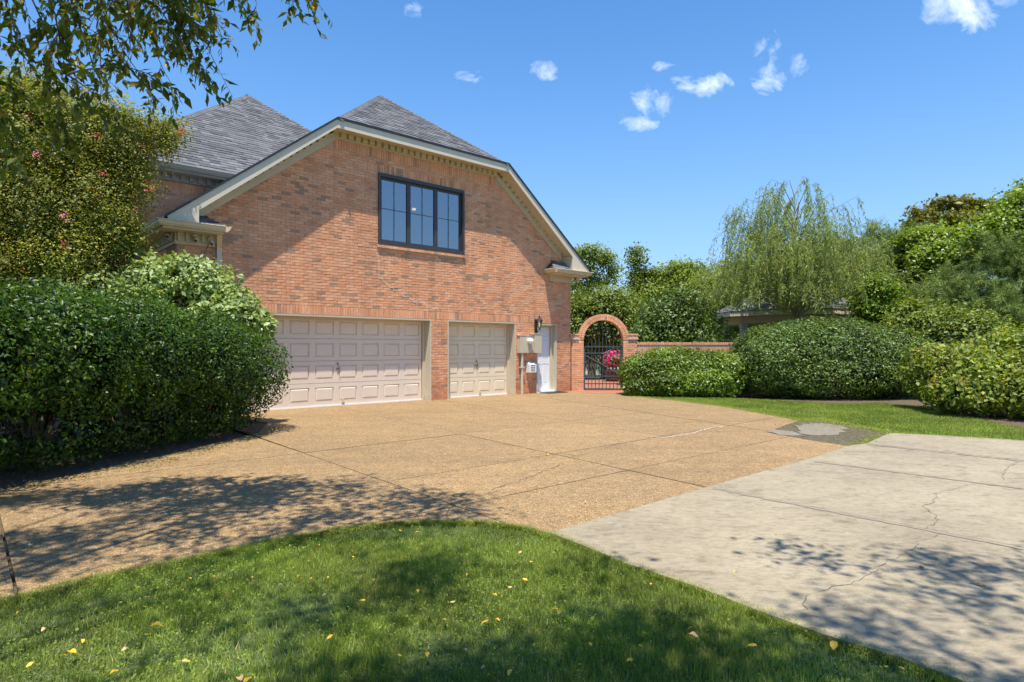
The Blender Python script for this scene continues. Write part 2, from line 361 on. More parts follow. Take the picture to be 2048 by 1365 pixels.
def tree(name, label, cat, blobs, mat, nc, per, cr, leaf, asp, trunk, tr=.18, bark='bark', group=None, flat=.6, parts=0, lo=.45, T=None, fold=.25):
    t = empty(name, (trunk[0], trunk[1], 0), 0, label, cat, group); o = (trunk[0], trunk[1], 0)
    P, N, rnd, C = cluster_leaves(blobs, nc, per, cr, flat, lo)
    leafset('crown', P, N, leaf, asp, rnd, mat, t, parts, origin=o, fold=fold)
    top = max(b[2] for b in blobs); zb = min(b[2]-b[5] for b in blobs); mb = MB(); lean = random.uniform(-.2,.2)
    h = max(top*.85, 1.0)
    mb.tube([(0,0,-.1),(lean*.3,0,h*.35),(lean,.1,h*.7),(lean*1.3,.05,h)], [tr*1.25, tr, tr*.6, tr*.2], 9); mb.build('trunk', M[bark], t)
    lb = MB(); idx = rng.choice(len(C), min(len(C), 34), replace=False)
    for i in idx:
        e = C[i]-np.array(o); z0 = min(h*.9, max(.5, e[2]-random.uniform(.5,1.6))); s = (lean*z0/h, 0, z0)
        m_ = ((s[0]+e[0])/2, (s[1]+e[1])/2, (s[2]+e[2])/2+.15)
        lb.tube([s, m_, tuple(e)], [tr*.28, tr*.17, tr*.05], 5)
    lb.build('limbs', M[bark], t)
    return t
def lerp(a, b, t): return a+(b-a)*t
# leaf colour ramps
LM = {}
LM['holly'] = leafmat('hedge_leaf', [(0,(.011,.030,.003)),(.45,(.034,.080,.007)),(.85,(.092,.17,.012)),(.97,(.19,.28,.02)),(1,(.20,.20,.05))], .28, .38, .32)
LM['mound'] = leafmat('mound_leaf', [(0,(.035,.065,.012)),(.5,(.085,.145,.02)),(.9,(.16,.23,.035)),(1,(.22,.20,.08))], .25, .42, .4)
LM['lowhedge'] = leafmat('low_hedge_leaf', [(0,(.055,.10,.010)),(.5,(.13,.21,.018)),(1,(.24,.33,.035))], .32, .4, .5)
LM['myrtle'] = leafmat('myrtle_leaf', [(0,(.065,.10,.014)),(.4,(.17,.215,.03)),(.75,(.30,.315,.05)),(.92,(.46,.37,.08)),(1,(.50,.27,.07))], .35, .5, .4)
LM['pink'] = leafmat('pink_petal', [(0,(.55,.06,.16)),(1,(.80,.22,.34))], .3, .6, .2, .1)
LM['magenta'] = leafmat('petunia_petal', [(0,(.45,.01,.16)),(.5,(.75,.03,.25)),(1,(.85,.25,.5))], .3, .6, .2, .1)
LM['vib'] = leafmat('viburnum_leaf', [(0,(.14,.20,.05)),(.5,(.27,.36,.12)),(1,(.40,.48,.21))], .3, .5, .45)
LM['shade'] = leafmat('shade_tree_leaf', [(0,(.055,.085,.008)),(.5,(.125,.17,.016)),(.9,(.20,.235,.026)),(.97,(.34,.25,.03)),(1,(.38,.24,.03))], .48, .45, .45)
LM['willow'] = leafmat('willow_leaf', [(0,(.11,.165,.03)),(.5,(.20,.28,.05)),(1,(.33,.40,.10))], .4, .5, .4)
LM['pine'] = leafmat('pine_needle', [(0,(.075,.12,.032)),(.5,(.19,.265,.07)),(1,(.34,.43,.12))], .2, .55, .3)
LM['vine'] = leafmat('vine_leaf', [(0,(.07,.12,.010)),(.5,(.17,.255,.022)),(1,(.30,.385,.045))], .35, .42, .5)
LM['dark'] = leafmat('dark_tree_leaf', [(0,(.06,.095,.014)),(.5,(.14,.195,.026)),(1,(.24,.30,.045))], .3, .5, .4)
LM['mid'] = leafmat('mid_tree_leaf', [(0,(.09,.14,.02)),(.5,(.19,.26,.035)),(1,(.32,.39,.06))], .35, .5, .4)
LM['gold'] = leafmat('golden_tree_leaf', [(0,(.08,.10,.015)),(.5,(.16,.17,.025)),(1,(.27,.22,.04))], .35, .5, .4)
LM['lime'] = leafmat('lime_leaf', [(0,(.08,.14,.015)),(.5,(.15,.24,.025)),(1,(.27,.34,.04))], .4, .5, .4)
LM['hyd'] = leafmat('hydrangea_leaf', [(0,(.06,.095,.012)),(.5,(.17,.235,.028)),(.88,(.34,.37,.05)),(.96,(.36,.20,.06)),(1,(.34,.12,.05))], .35, .5, .4)
LM['panicle'] = leafmat('dried_flower', [(0,(.20,.09,.05)),(1,(.38,.20,.12))], .2, .8, .2)
LM['grass'] = leafmat('grass_blade', [(0,(.10,.155,.018)),(.5,(.195,.27,.042)),(.88,(.31,.375,.075)),(.96,(.42,.38,.13)),(1,(.52,.44,.22))], .35, .55, .3, .45)
LM['grass_far'] = leafmat('grass_blade_far', [(0,(.13,.18,.025)),(.5,(.21,.28,.04)),(1,(.32,.37,.07))], .35, .5, .35, .2)

# ---------------------------------------------------------------- ground, driveway, concrete, lawns
gm = MB(); R = 260; gm.add([(-R,-R,-.06),(R,-R,-.06),(R,R,-.06),(-R,R,-.06)], [(0,1,2,3)]); tag(gm.build('ground', M['ground']), kind='structure')
ALPHA = math.atan2(1230,1359); CA, SA = math.cos(ALPHA), math.sin(ALPHA); DF = 13.7
def HW(u, w): return (CA*u-SA*(DF+w), SA*u+CA*(DF+w))
lawn_edge = [(-6.5,.9),(-4.6,2.05),(-3.6,2.8)]+[G(*p) for p in [(0,1205),(90,1183),(180,1160),(380,1120),(560,1080),(700,1057),(780,1049),(850,1045),(960,1046),(1040,1055),(1110,1075)]]
conc_edge = [G(*p) for p in [(1100,1069),(1180,1100),(1250,1130),(1400,1180),(1500,1220),(1650,1275),(1800,1320),(1920,1365)]]+[(2.15,2.1),(2.5,1.3),(2.9,.2),(3.4,-1.5)]
right_edge = [G(*p) for p in [(1240,790),(1340,800),(1440,812),(1533,828),(1600,841)]]
split = [G(*p) for p in [(1700,893),(1614,921),(1420,975),(1250,1025),(1100,1069)]]
drive = lawn_edge[:-1]+split[::-1]+[G(1614,880),G(1533,865)]+right_edge[::-1]+[(2.9,20.3),HW(14.99,.0),HW(14.99,.29),HW(3.4,.29),(-6.6,12.7),(-4.6,11.6),(-4.2,10.2),(-4.55,8),(-5.1,5.9),(-6.2,3.8),(-8.5,2)]
def clip(poly, p, n, off):
    out = []; m = len(poly)
    for i in range(m):
        a = poly[i]; b = poly[(i+1)%m]; da = (a[0]-p[0])*n[0]+(a[1]-p[1])*n[1]-off; db = (b[0]-p[0])*n[0]+(b[1]-p[1])*n[1]-off
        if da >= 0: out.append(a)
        if (da >= 0) != (db >= 0): t = da/(da-db); out.append((lerp(a[0],b[0],t), lerp(a[1],b[1],t)))
    return out
def cut(polys, a, b, gap):
    dx, dy = b[0]-a[0], b[1]-a[1]; L = math.hypot(dx,dy); n = (-dy/L, dx/L); res = []
    for q in polys:
        for s in (1,-1):
            r = clip(q, a, (n[0]*s,n[1]*s), gap)
            if len(r) > 2:
                ar = abs(sum(r[i][0]*r[(i+1)%len(r)][1]-r[(i+1)%len(r)][0]*r[i][1] for i in range(len(r))))/2
                if ar > .03: res.append(r)
    return res
def slabs(poly, lines, gap, top, mat, root, name='slab'):
    ps = [poly]
    for l in lines: ps = cut(ps, l[0], l[1], gap)
    from mathutils.geometry import tessellate_polygon
    for q in ps:
        tri = tessellate_polygon([[Vector((x,y,0)) for x,y in q]]); n = len(q); mb = MB()
        z = top+random.uniform(-.002,.002)
        vs = [(x,y,z) for x,y in q]+[(x,y,top-.05) for x,y in q]
        fs = []
        for t_ in tri:
            a, b, c = t_; ar = (q[b][0]-q[a][0])*(q[c][1]-q[a][1])-(q[c][0]-q[a][0])*(q[b][1]-q[a][1])
            fs.append((a,b,c) if ar > 0 else (a,c,b))
        fs += [(i,i+n,(i+1)%n+n,(i+1)%n) for i in range(n)]
        mb.add(vs, fs, random.random()); mb.build(name, mat, root)
def sheet(name, poly, z, mat, parent=None):
    from mathutils.geometry import tessellate_polygon
    tri = tessellate_polygon([[Vector((x,y,0)) for x,y in poly]]); fs = []
    for a,b,c in tri:
        ar = (poly[b][0]-poly[a][0])*(poly[c][1]-poly[a][1])-(poly[c][0]-poly[a][0])*(poly[b][1]-poly[a][1]); fs.append((a,b,c) if ar > 0 else (a,c,b))
    mb = MB(); mb.add([(x,y,z) for x,y in poly], fs); return mb.build(name, mat, parent)
def ln(*p): return [G(p[0],p[1]), G(p[2],p[3])]
dr = tag(sheet('driveway', drive, -.03, M['joint']), kind='structure')
slabs(drive, [ln(560,890,1020,1050), ln(683,816,1413,975), ln(957,812,1614,921), ln(1170,808,1533,862), ln(560,912,1374,814), ln(760,966,1300,877), ln(813,1033,1567,876), [G(0,1040),G(35,1195)]], .009, 0.0, M['aggregate'], dr)
conc = split[::-1]+[G(1733,889),G(1780,868),G(1900,874),G(2048,883),G(2300,897),(15,7.2),(15,-1.5)]+conc_edge[::-1][:-1]
cr_ = tag(sheet('concrete_drive', conc, -.025, M['joint']), kind='structure')
slabs(conc, [ln(1425,977,2048,1099), ln(1627,923,2048,978), ln(1734,889,2048,923)], .005, .012, M['concrete'], cr_)
def ribbon(pts, w, z, mat, parent, name, wob=.0):
    P = []
    for i in range(len(pts)-1):
        a, b = pts[i], pts[i+1]; L = math.hypot(b[0]-a[0], b[1]-a[1]); n = max(1, int(L/.05))
        for k in range(n): t = k/n; P.append((lerp(a[0],b[0],t)+random.gauss(0,wob), lerp(a[1],b[1],t)+random.gauss(0,wob)))
    P.append(pts[-1]); vs = []; fs = []
    for i, p in enumerate(P):
        a = P[max(i-1,0)]; b = P[min(i+1,len(P)-1)]; d = (b[0]-a[0], b[1]-a[1]); L = math.hypot(*d) or 1; ww = w*random.uniform(.3,1.4)/2
        vs += [(p[0]-d[1]/L*ww, p[1]+d[0]/L*ww, z), (p[0]+d[1]/L*ww, p[1]-d[0]/L*ww, z)]
        if i: fs.append((2*i-2, 2*i-1, 2*i+1, 2*i))
    mb = MB(); mb.add(vs, fs); return mb.build(name, mat, parent)
for q in [[(1425,977),(2048,1099)],[(1627,923),(2048,978)],[(1734,889),(2048,923)]]:
    ribbon([G(*p, .016) for p in q], .04, .0165, M['sealant'], cr_, 'joint_sealant', .007)
C2 = lambda L_: [G(1250+x/2.333, 780+y/2.333, .016) for x,y in L_]
ribbon(C2([(1595,445),(1530,465),(1460,480),(1430,525),(1385,540),(1420,565),(1450,590),(1460,620),(1395,645)]), .0045, .0155, M['crack'], cr_, 'crack', .011)
ribbon(C2([(1490,672),(1430,690),(1370,710),(1330,745),(1280,780),(1240,800),(1180,830),(1120,865),(1050,905),(980,920),(900,940),(845,960),(848,985),(835,1000),(800,1030)]), .004, .0155, M['crack'], cr_, 'crack', .011)
ribbon(C2([(1830,335),(1790,360),(1760,395),(1770,420)]), .0045, .0155, M['crack'], cr_, 'crack', .011)
ribbon([G(*p) for p in [(1445,853),(1421,857),(1380,868),(1327,876),(1300,874)]], .022, .004, M['whitecaulk'], dr, 'pale_crack_repair', .01)
ribbon([G(*p) for p in [(897,1046),(893,1030),(899,1017),(880,1020)]], .018, .004, M['crack'], dr, 'crack', .006)
ribbon([G(*p) for p in [(983,980),(1060,955),(1120,930)]], .01, .004, M['crack'], dr, 'crack', .01)
ribbon([G(*p) for p in [(1143,915),(1185,905),(1233,890),(1300,877),(1352,866)]], .008, .004, M['crack'], dr, 'crack', .008)
# scattered dark weed tufts / soil in joints
patch = [G(*p) for p in [(1533,865),(1575,850),(1600,841),(1640,838),(1700,850),(1790,867),(1735,890),(1700,893),(1614,880)]]
pt_ = tag(sheet('dirt_patch', patch, -.008, M['dirt']), kind='structure')
def rough_slab(pts, z, name, parent):
    P = []
    for i in range(len(pts)):
        a, b = pts[i], pts[(i+1)%len(pts)]
        for k in range(5): t = k/5; P.append((lerp(a[0],b[0],t)+random.gauss(0,.035), lerp(a[1],b[1],t)+random.gauss(0,.05)))
    mb = MB(); n = len(P); mb.add([(x,y,z) for x,y in P]+[(x,y,z-.03) for x,y in P], [tuple(range(n))]+[(i,i+n,(i+1)%n+n,(i+1)%n) for i in range(n)]); return mb.build(name, M['broken'], parent)
rough_slab([G(*p) for p in [(1600,868),(1590,852),(1625,846),(1680,852),(1700,858),(1655,872)][::1]], .004, 'broken_slab', pt_)
rough_slab([G(*p) for p in [(1530,864),(1550,860),(1592,864),(1600,871),(1575,873)]], .003, 'broken_slab', pt_)
# lawns
lawn_near = lawn_edge[:-1]+conc_edge+[(3.4,-6),(-12,-6),(-12,0)]
tag(sheet('front_lawn', lawn_near, -.018, M['lawnsoil']), kind='structure')
bed_edge = [G(*p) for p in [(1290,794),(1475,797),(1600,803),(1680,808),(1760,806),(1830,813),(1900,827),(1980,843),(2048,857),(2200,880)]]
lawn_right = [G(1240,790)]+right_edge[1:]+[G(1640,838),G(1700,850),G(1790,867),G(1900,874),G(2048,883),G(2300,897),(15,7.2),(15,9.0)]+bed_edge[::-1]
tag(sheet('side_lawn', lawn_right, -.012, M['lawnsoil']), kind='structure')
bedR = bed_edge+[(16,9),(16,20.6),(3.8,20.6)]
tag(sheet('mulch_bed', bedR, -.03, M['mulch']), kind='structure')
bedL = [(-4.2,10.2),(-4.55,8),(-5.1,5.9),(-6.2,3.8),(-8.5,2),(-14,2),(-14,16),(-9.5,14),(-6.6,12.6),(-4.6,11.6)]
tag(sheet('planting_bed', bedL, -.02, M['mulch']), kind='structure')
def grass(name, poly, bbox, n, h, w, mat, label, z0=-.015, dens=None, short=.5):
    P = np.column_stack([rng.uniform(bbox[0],bbox[1],n), rng.uniform(bbox[2],bbox[3],n)]); P = P[inpoly(P, poly)]
    if dens is not None: P = P[rng.random(len(P)) < dens(P)]
    # tufts
    P = P+rng.normal(size=P.shape)*.006
    m = len(P); t = vnoise(P[:,0],P[:,1],3.0)*.45+vnoise(P[:,0],P[:,1],14.0)*.85-.1
    H = h*(short+t*.9)*(.6+.6*rng.random(m)); a = rng.uniform(0, 6.283, m); lean = np.abs(rng.normal(size=m))*.55
    tip = np.column_stack([P[:,0]+np.cos(a)*H*lean, P[:,1]+np.sin(a)*H*lean, z0+H*np.cos(np.minimum(lean,1.2))])
    b = a+np.pi/2+rng.normal(size=m)*.5; ww = w*(.6+.8*rng.random(m))
    V = np.empty((m,3,3)); V[:,0,0] = P[:,0]+np.cos(b)*ww/2; V[:,0,1] = P[:,1]+np.sin(b)*ww/2; V[:,1,0] = P[:,0]-np.cos(b)*ww/2; V[:,1,1] = P[:,1]-np.sin(b)*ww/2
    V[:,0,2] = z0; V[:,1,2] = z0; V[:,2] = tip
    rnd = np.clip(.15+.55*rng.random(m)+.45*(vnoise(P[:,0]+9,P[:,1],1.7)-.35)+np.where(rng.random(m) < .07, .4, 0), 0, 1)
    o = link(name, fast_mesh(name, V.reshape(-1,3), np.arange(3*m).reshape(-1,3), mat, np.repeat(rnd,3))); tag(o, label, 'grass', kind='stuff'); return o
dz_ = lambda P: .35+1.2*np.clip(vnoise(P[:,0]*1.3,P[:,1],2.1)-.15,0,1)
near_g = grass('grass', lawn_near, (-4.4,3.0,2.0,5.3), 420000, .042, .0042, LM['grass'], 'green lawn grass in the foreground with dappled tree shade', dens=dz_)
grass('grass', lawn_right, (3.4,13,7,19), 340000, .035, .011, LM['grass_far'], 'bright green grass strip between the driveway and the shrubs', -.01)
def edge_pts(pl, n, sp):
    pl = np.array(pl); seg = np.linalg.norm(np.diff(pl, axis=0), axis=1); k = rng.choice(len(seg), n, p=seg/seg.sum()); t = rng.random((n,1)); P = pl[k]*(1-t)+pl[k+1]*t
    return P+rng.normal(size=(n,2))*sp*(.3+1.4*vnoise(P[:,0],P[:,1],5.0))[:,None]
def fringe(pl, n, sp, h, w, mat, z0, label):
    P = edge_pts(pl, n, sp); m = len(P); a = rng.uniform(0,6.283,m); H = h*(.5+rng.random(m)); lean = .4+np.abs(rng.normal(size=m))*.5; ww = w*(.6+.8*rng.random(m)); b = a+np.pi/2
    V = np.empty((m,3,3)); V[:,0,0] = P[:,0]+np.cos(b)*ww/2; V[:,0,1] = P[:,1]+np.sin(b)*ww/2; V[:,1,0] = P[:,0]-np.cos(b)*ww/2; V[:,1,1] = P[:,1]-np.sin(b)*ww/2; V[:,:2,2] = z0
    V[:,2,0] = P[:,0]+np.cos(a)*H*lean; V[:,2,1] = P[:,1]+np.sin(a)*H*lean; V[:,2,2] = z0+H*.75
    tag(link('grass', fast_mesh('grass', V.reshape(-1,3), np.arange(3*m).reshape(-1,3), mat, np.repeat(rng.random(m),3))), label, 'grass', kind='stuff')
fringe(lawn_edge[2:], 16000, .028, .038, .0042, LM['grass'], -.01, 'grass blades creeping over the driveway edge of the front lawn')
fringe(conc_edge[:9], 12000, .022, .036, .0042, LM['grass'], -.01, 'grass blades leaning over the edge of the concrete')
fringe(right_edge+[G(1640,838),G(1700,850),G(1790,867),G(1900,874),G(2048,883)], 16000, .05, .035, .010, LM['grass_far'], -.008, 'grass creeping from the side lawn over the paving edge')
fringe([G(1600,841),G(1640,838),G(1700,850),G(1790,867),G(1735,888),G(1700,890)], 2500, .10, .03, .010, LM['grass_far'], -.006, 'weeds growing in the bare dirt patch')
# clover-like ground leaves among the near grass
n = 42000; P = np.column_stack([rng.uniform(-4.3,3,n), rng.uniform(2.1,5.2,n)]); P = P[inpoly(P, lawn_near)]; P = P[rng.random(len(P)) < vnoise(P[:,0]+3,P[:,1],2.2)**1.3]
m = len(P); P3 = np.column_stack([P, rng.uniform(.004,.026,m)]); N = np.tile([0,0,1.0],(m,1))+rng.normal(size=(m,3))*.35
o = leafset('clover', P3, N, .013, .85, np.clip(.25+.4*rng.random(m),0,1), LM['grass'], None); tag(o, 'low broad leaved clover mixed into the front lawn', 'clover', kind='stuff')
print('ground done')
# ---------------------------------------------------------------- the house (local x = u along the garage front, y = w into the house)
house = empty('brick_house', HW(9,0)+(0,), ALPHA, 'large red brick house with grey shingle roofs and two garage doors', 'house')
HO = (-9,0,0)
def part(name, mb, mat, kind=None, smooth=False): return mb.build(name, mat, house, HO, kind, smooth)
S = .78; ZE = 3.95; ZH = 6.71; UL0, ULH, URH, UR0 = 3.02, 6.56, 11.89, 15.43; OV = -.43; UC = (ULH+URH)/2; ZR = ZH+(UC-ULH)*S; WA = OV+(UC-ULH)
def ztop(u): return min(ZH, ZE+(u-UL0)*S, ZE+(UR0-u)*S)
def span(z, off=0.0):       # u interval of the gable wall at height z (frieze bottom lies about .30 under the roof top)
    if z < 3.9: return (3.3, 14.99)
    zz = z+.30
    return (max(3.3, UL0+(zz-ZE)/S), min(14.99, UR0-(zz-ZE)/S))
ZT = 6.41
# backing (mortar) as prisms with openings left free
wall = MB()
def slab_w(poly, w0=0.004, w1=.10): wall.prism([(a,b) for a,b in poly][::-1], 'y', w0, w1)
OP = {'g1': (4.30,9.47,2.18), 'g2': (10.01,12.54,2.18), 'd': (13.43,14.33,2.17)}; WN = (7.86,10.58,4.03,5.815)
slab_w([(3.3,0),(4.30,0),(4.30,2.18),(3.3,2.18)]); slab_w([(9.47,0),(10.01,0),(10.01,2.18),(9.47,2.18)]); slab_w([(12.54,0),(13.43,0),(13.43,2.18),(12.54,2.18)]); slab_w([(14.33,0),(14.99,0),(14.99,2.18),(14.33,2.18)])
slab_w([(3.3,2.18),(14.99,2.18),(14.99,4.03),(3.3,4.03)])
a, b = span(4.03-.0), span(5.79)
slab_w([(3.3,4.03),(7.86,4.03),(7.86,5.79),(b[0],5.79),(3.3,ztop(3.3)-.2)]); slab_w([(10.58,4.03),(14.99,4.03),(14.99,ztop(14.99)-.2),(b[1],5.79),(10.58,5.79)])
slab_w([(b[0],5.79),(b[1],5.79),(URH,6.5),(ULH,6.5)])
# side and back walls of the garage block and of the rear wing (mortar core)
wall.box(3.304,3.5,.10,9,0,3.8); wall.box(14.8,14.986,.10,9,0,3.8); wall.box(3.5,14.8,8.9,9,0,3.8)
wall.box(2.604,2.8,2.37,11,0,5.5); wall.box(2.8,11.4,2.354,2.5,0,5.5); wall.box(2.8,11.4,10.9,11,0,5.5); wall.box(11.2,11.4,2.5,10.9,3.0,5.5)
wo = part('wall', wall, M['mortar'])
# bricks -------------------------------------------------------
CRS = .0685; BL = .2085; BH = .0575
def rr(dark=.13): return random.uniform(0,.10) if random.random() < dark else random.uniform(.14,1)
bricks = []     # (u0,u1,z0,z1,proud,rnd)
excl = [(4.30-.02,9.47+.0,0,2.18),(10.01,12.54,0,2.18),(13.43,14.33,0,2.17),(7.86,10.58,3.92,5.815),
        (4.1,13.15,2.185,2.388),(7.50,10.85,5.82,6.02)]
k = 0
def patchdark(u, z): return .07+.25*max(0, float(vnoise([u*1.0],[z*3.0],.9)[0])-.62)*2
while True:
    z0 = .0+k*CRS; z1 = z0+BH; k += 1
    if z1 > 6.16: break
    zm = (z0+z1)/2; a0, a1 = span(z1)
    u = a0-BL-(0.5*BL if k % 2 else 0)+(a0 % BL)*-1
    u = math.floor(a0/BL)*BL-(BL/2 if k % 2 else 0)
    while u < a1:
        segs = [(max(u+.005, a0), min(u+BL-.005, a1))]
        for (e0,e1,f0,f1) in excl:
            if z1 > f0+.008 and z0 < f1-.008:
                ns = []
                for s0, s1 in segs:
                    if s1 <= e0 or s0 >= e1: ns.append((s0,s1)); continue
                    if s0 < e0: ns.append((s0, e0-.002))
                    if s1 > e1: ns.append((e1+.002, s1))
                segs = ns
        for s0, s1 in segs:
            if s1-s0 > .025: bricks.append((s0, s1, z0, z1, random.uniform(.003,.009), rr(patchdark(u, zm))))
        u += BL
def soldiers(u0, u1, z0, z1, step=.0685, dark=.1, pr=(.004,.008)):
    n = round((u1-u0)/step); st = (u1-u0)/n
    for i in range(n): bricks.append((u0+i*st+.004, u0+(i+1)*st-.004, z0, z1, random.uniform(*pr), rr(dark)))
soldiers(4.1, 13.15, 2.19, 2.388); soldiers(7.50, 10.85, 5.82, 6.018)
i0, i1 = span(6.16); soldiers(ULH+.30-.2, URH-.3+.2, 6.167, 6.40)
sill = MB()
n = 26; st = (10.61-7.83)/n
for i in range(n):
    u = 7.83+i*st; q = rr(.1)
    sill.add([(u+.004,-.055,3.93),(u+st-.004,-.055,3.93),(u+st-.004,.06,3.95),(u+.004,.06,3.95),(u+.004,-.055,3.985),(u+st-.004,-.055,3.985),(u+st-.004,.06,4.02),(u+.004,.06,4.02)],
             [(0,3,2,1),(4,5,6,7),(0,1,5,4),(1,2,6,5),(2,3,7,6),(3,0,4,7)], q)
def facepix(u, z): 
    X, Y = HW(u,0); return (X/Y*F+1024, HY-(z-CH)/Y*F, Y)
full = [i for i, b_ in enumerate(bricks) if b_[1]-b_[0] > BL-.02 and b_[0] > 4.55 and b_[2] > 2.5]
full = sorted(full, key=lambda i: facepix(bricks[i][0], bricks[i][2])[2])[:300]; fs_ = set(full)
variants = []
for v in range(24):
    mb = MB(); L_ = BL-.01; t1 = random.uniform(-.002,.002); t2 = random.uniform(-.002,.002); rv = random.uniform(0,.1) if v < 3 else lerp(.14,1,(v-3)/20)
    mb.add([(0,-.006+t1,0),(L_,-.006-t1,0),(L_,.004,0),(0,.004,0),(0,-.006+t2,BH),(L_,-.006-t2,BH),(L_,.004,BH),(0,.004,BH)],
           [(0,3,2,1),(4,5,6,7),(0,1,5,4),(1,2,6,5),(3,0,4,7)], rv); variants.append(mb.mesh('brick', M['brick']))
def vsel(r): return variants[random.randrange(3)] if r < .11 else variants[3+min(20, int((r-.14)/.86*21))]
for i in full:
    b_ = bricks[i]; link('brick', vsel(b_[5]), wo, (b_[0], 0, b_[2]))
rest = MB()
for i, (u0,u1,z0,z1,pr,r) in enumerate(bricks):
    if i in fs_: continue
    t1 = random.uniform(-.0015,.0015)
    rest.add([(u0,-pr+t1,z0),(u1,-pr-t1,z0),(u1,.004,z0),(u0,.004,z0),(u0,-pr-t1,z1),(u1,-pr+t1,z1),(u1,.004,z1),(u0,.004,z1)],
             [(0,3,2,1),(4,5,6,7),(0,1,5,4),(1,2,6,5),(3,0,4,7)], r)
def course_x(mb, a0, a1, z0_, z1_, w, fixed='w', sgn=-1):
    k = 0
    while z0_+k*CRS+BH < z1_:
        z0 = z0_+k*CRS; u = a0-(BL/2 if k % 2 else 0); k += 1
        while u < a1:
            s0, s1 = max(u+.005,a0), min(u+BL-.005,a1); pr = random.uniform(.003,.008)
            if s1-s0 > .03:
                if fixed == 'w': mb.box(s0,s1,w-pr,w+.004,z0,z0+BH,rr())
                else: mb.box(w+sgn*pr if sgn<0 else w-.004, w+.004 if sgn<0 else w+pr, s0,s1,z0,z0+BH,rr())
            u += BL
course_x(rest, 2.604, 9.0, 3.2, 5.32, 2.354)                 # front of the rear wing
course_x(rest, .0, 2.35, .0, 3.6, 3.304, 'x')               # left side of the garage
course_x(rest, 2.36, 11, .0, 5.32, 2.604, 'x')
course_x(rest, .0, 2.0, 0, 3.5, 14.986, 'x', 1)
for i in range(int((9-2.604)/.0685)): u = 2.604+i*.0685; rest.box(u+.004,u+.0645,2.345,2.36,5.10,5.30,rr(.1))
rest.build('brick', M['brick'], wo, (0,0,0), 'stuff')
sill.build('brick_sill', M['brick'], wo)
rp = MB()      # pale stepped mortar repairs
def step(u, z, n_, d=1):
    for _ in range(n_):
        L_ = random.choice([.1,.2,.1]); rp.box(min(u,u+L_*d),max(u,u+L_*d),-.0105,.002,z-.006,z+.006); u += L_*d; rp.box(u-.005,u+.005,-.0105,.002,z-CRS,z); z -= CRS
step(7.9, 3.15, 9)
for (u0,u1,z) in [(7.50,7.86,5.79),(10.58,10.85,5.79)]: rp.box(u0,u1,-.011,.002,z-.006,z+.005)
for u in (7.495,10.855): rp.box(u-.006,u+.006,-.011,.002,5.79,6.0)
rp.box(7.88,7.89,-.011,.002,3.2,3.9)
step(9.1, 2.60, 3)
rp.build('mortar_repair', M['repair'], wo, kind='stuff')

# garage doors ---------------------------------------------------
RV = .30
def garage_door(u0, u1, cols, mat, hand):
    d = MB(); d.box(u0-.05,u1+.05,RV+.045,RV+.07,.02,2.2); o = part('garage_door', d, mat)
    hs = 2.13/4; pit = (u1-u0)/cols
    for r in range(4):
        z0 = .03+r*hs+.004; z1 = .03+(r+1)*hs-.004; s = MB(); ph0, ph1 = z0+.10, z1-.10
        s.box(u0,u1,RV+.02,RV+.044,z0,z1); s.box(u0,u1,RV,RV+.02,z0,ph0); s.box(u0,u1,RV,RV+.02,ph1,z1)
        e = [u0]+[x for c in range(cols) for x in (u0+c*pit+.075, u0+(c+1)*pit-.075)]+[u1]
        for i in range(0, len(e), 2): s.box(e[i],e[i+1],RV+.0,RV+.02,ph0,ph1)
        s.build('section', mat, o)
        for c in range(cols):
            a0, a1 = u0+c*pit+.075, u0+(c+1)*pit-.075; p = MB()
            p.add([(a0+.006,RV+.02,ph0+.006),(a1-.006,RV+.02,ph0+.006),(a1-.006,RV+.02,ph1-.006),(a0+.006,RV+.02,ph1-.006),(a0+.04,RV-.004,ph0+.04),(a1-.04,RV-.004,ph0+.04),(a1-.04,RV-.004,ph1-.04),(a0+.04,RV-.004,ph1-.04)],
                  [(0,1,5,4),(1,2,6,5),(2,3,7,6),(3,0,4,7),(4,5,6,7)]); p.build('panel', mat, o)
    h = MB(); h.tube([(hand,RV-.01,1.03),(hand,RV-.035,1.02)], .02, 8); h.tube([(hand-.015,RV-.04,1.05),(hand+.01,RV-.05,.95),(hand+.03,RV-.04,.80)], .009, 6); h.box(hand-.03,hand+.03,RV-.03,RV+.0,.885,.91); h.build('handle', M['handle'], o)
    h = MB(); h.box(hand+.1,hand+.17,RV-.03,RV,.07,.15); h.build('bottom_bracket', M['gutter'], o)
    sl_ = MB(); sl_.box(u0-.02,u1+.02,RV-.015,RV+.03,.0,.032); sl_.build('bottom_seal', M['seal'], o)
    # jambs, header stop
    j = MB()
    for (a0,a1) in ((u0-.13,u0-.0),(u1+.0,u1+.13)): pass
    return o
garage_door(4.43, 9.36, 8, M['door_pink'], 6.92); garage_door(10.09, 12.47, 4, M['door_cream'], 11.26)
def casing(u0, u1, z1, depth, base=True):
    j = MB(); j.box(u0,u0+.035,-.012,depth+.03,0,z1); j.box(u1-.035,u1,-.012,depth+.03,0,z1); j.box(u0,u1,-.012,depth+.03,z1,z1+.004)
    j.box(u0+.035,u1-.035,-.010,depth+.03,z1-.04,z1)
    j.box(u0+.035,u0+.10,depth-.05,depth-.005,0,z1-.04); j.box(u1-.10,u1-.035,depth-.05,depth-.005,0,z1-.04); j.box(u0+.10,u1-.10,depth-.05,depth-.005,z1-.10,z1-.04)
    if base:
        for a0, a1 in ((u0-.003,u0+.045),(u1-.045,u1+.003)): j.box(a0,a1,-.018,depth-.06,0,.16)
    return part('door_casing', j, M['jamb'])
casing(4.30, 9.47, 2.18, RV); casing(10.01, 12.54, 2.18, RV); casing(13.43, 14.33, 2.17, .2, False)
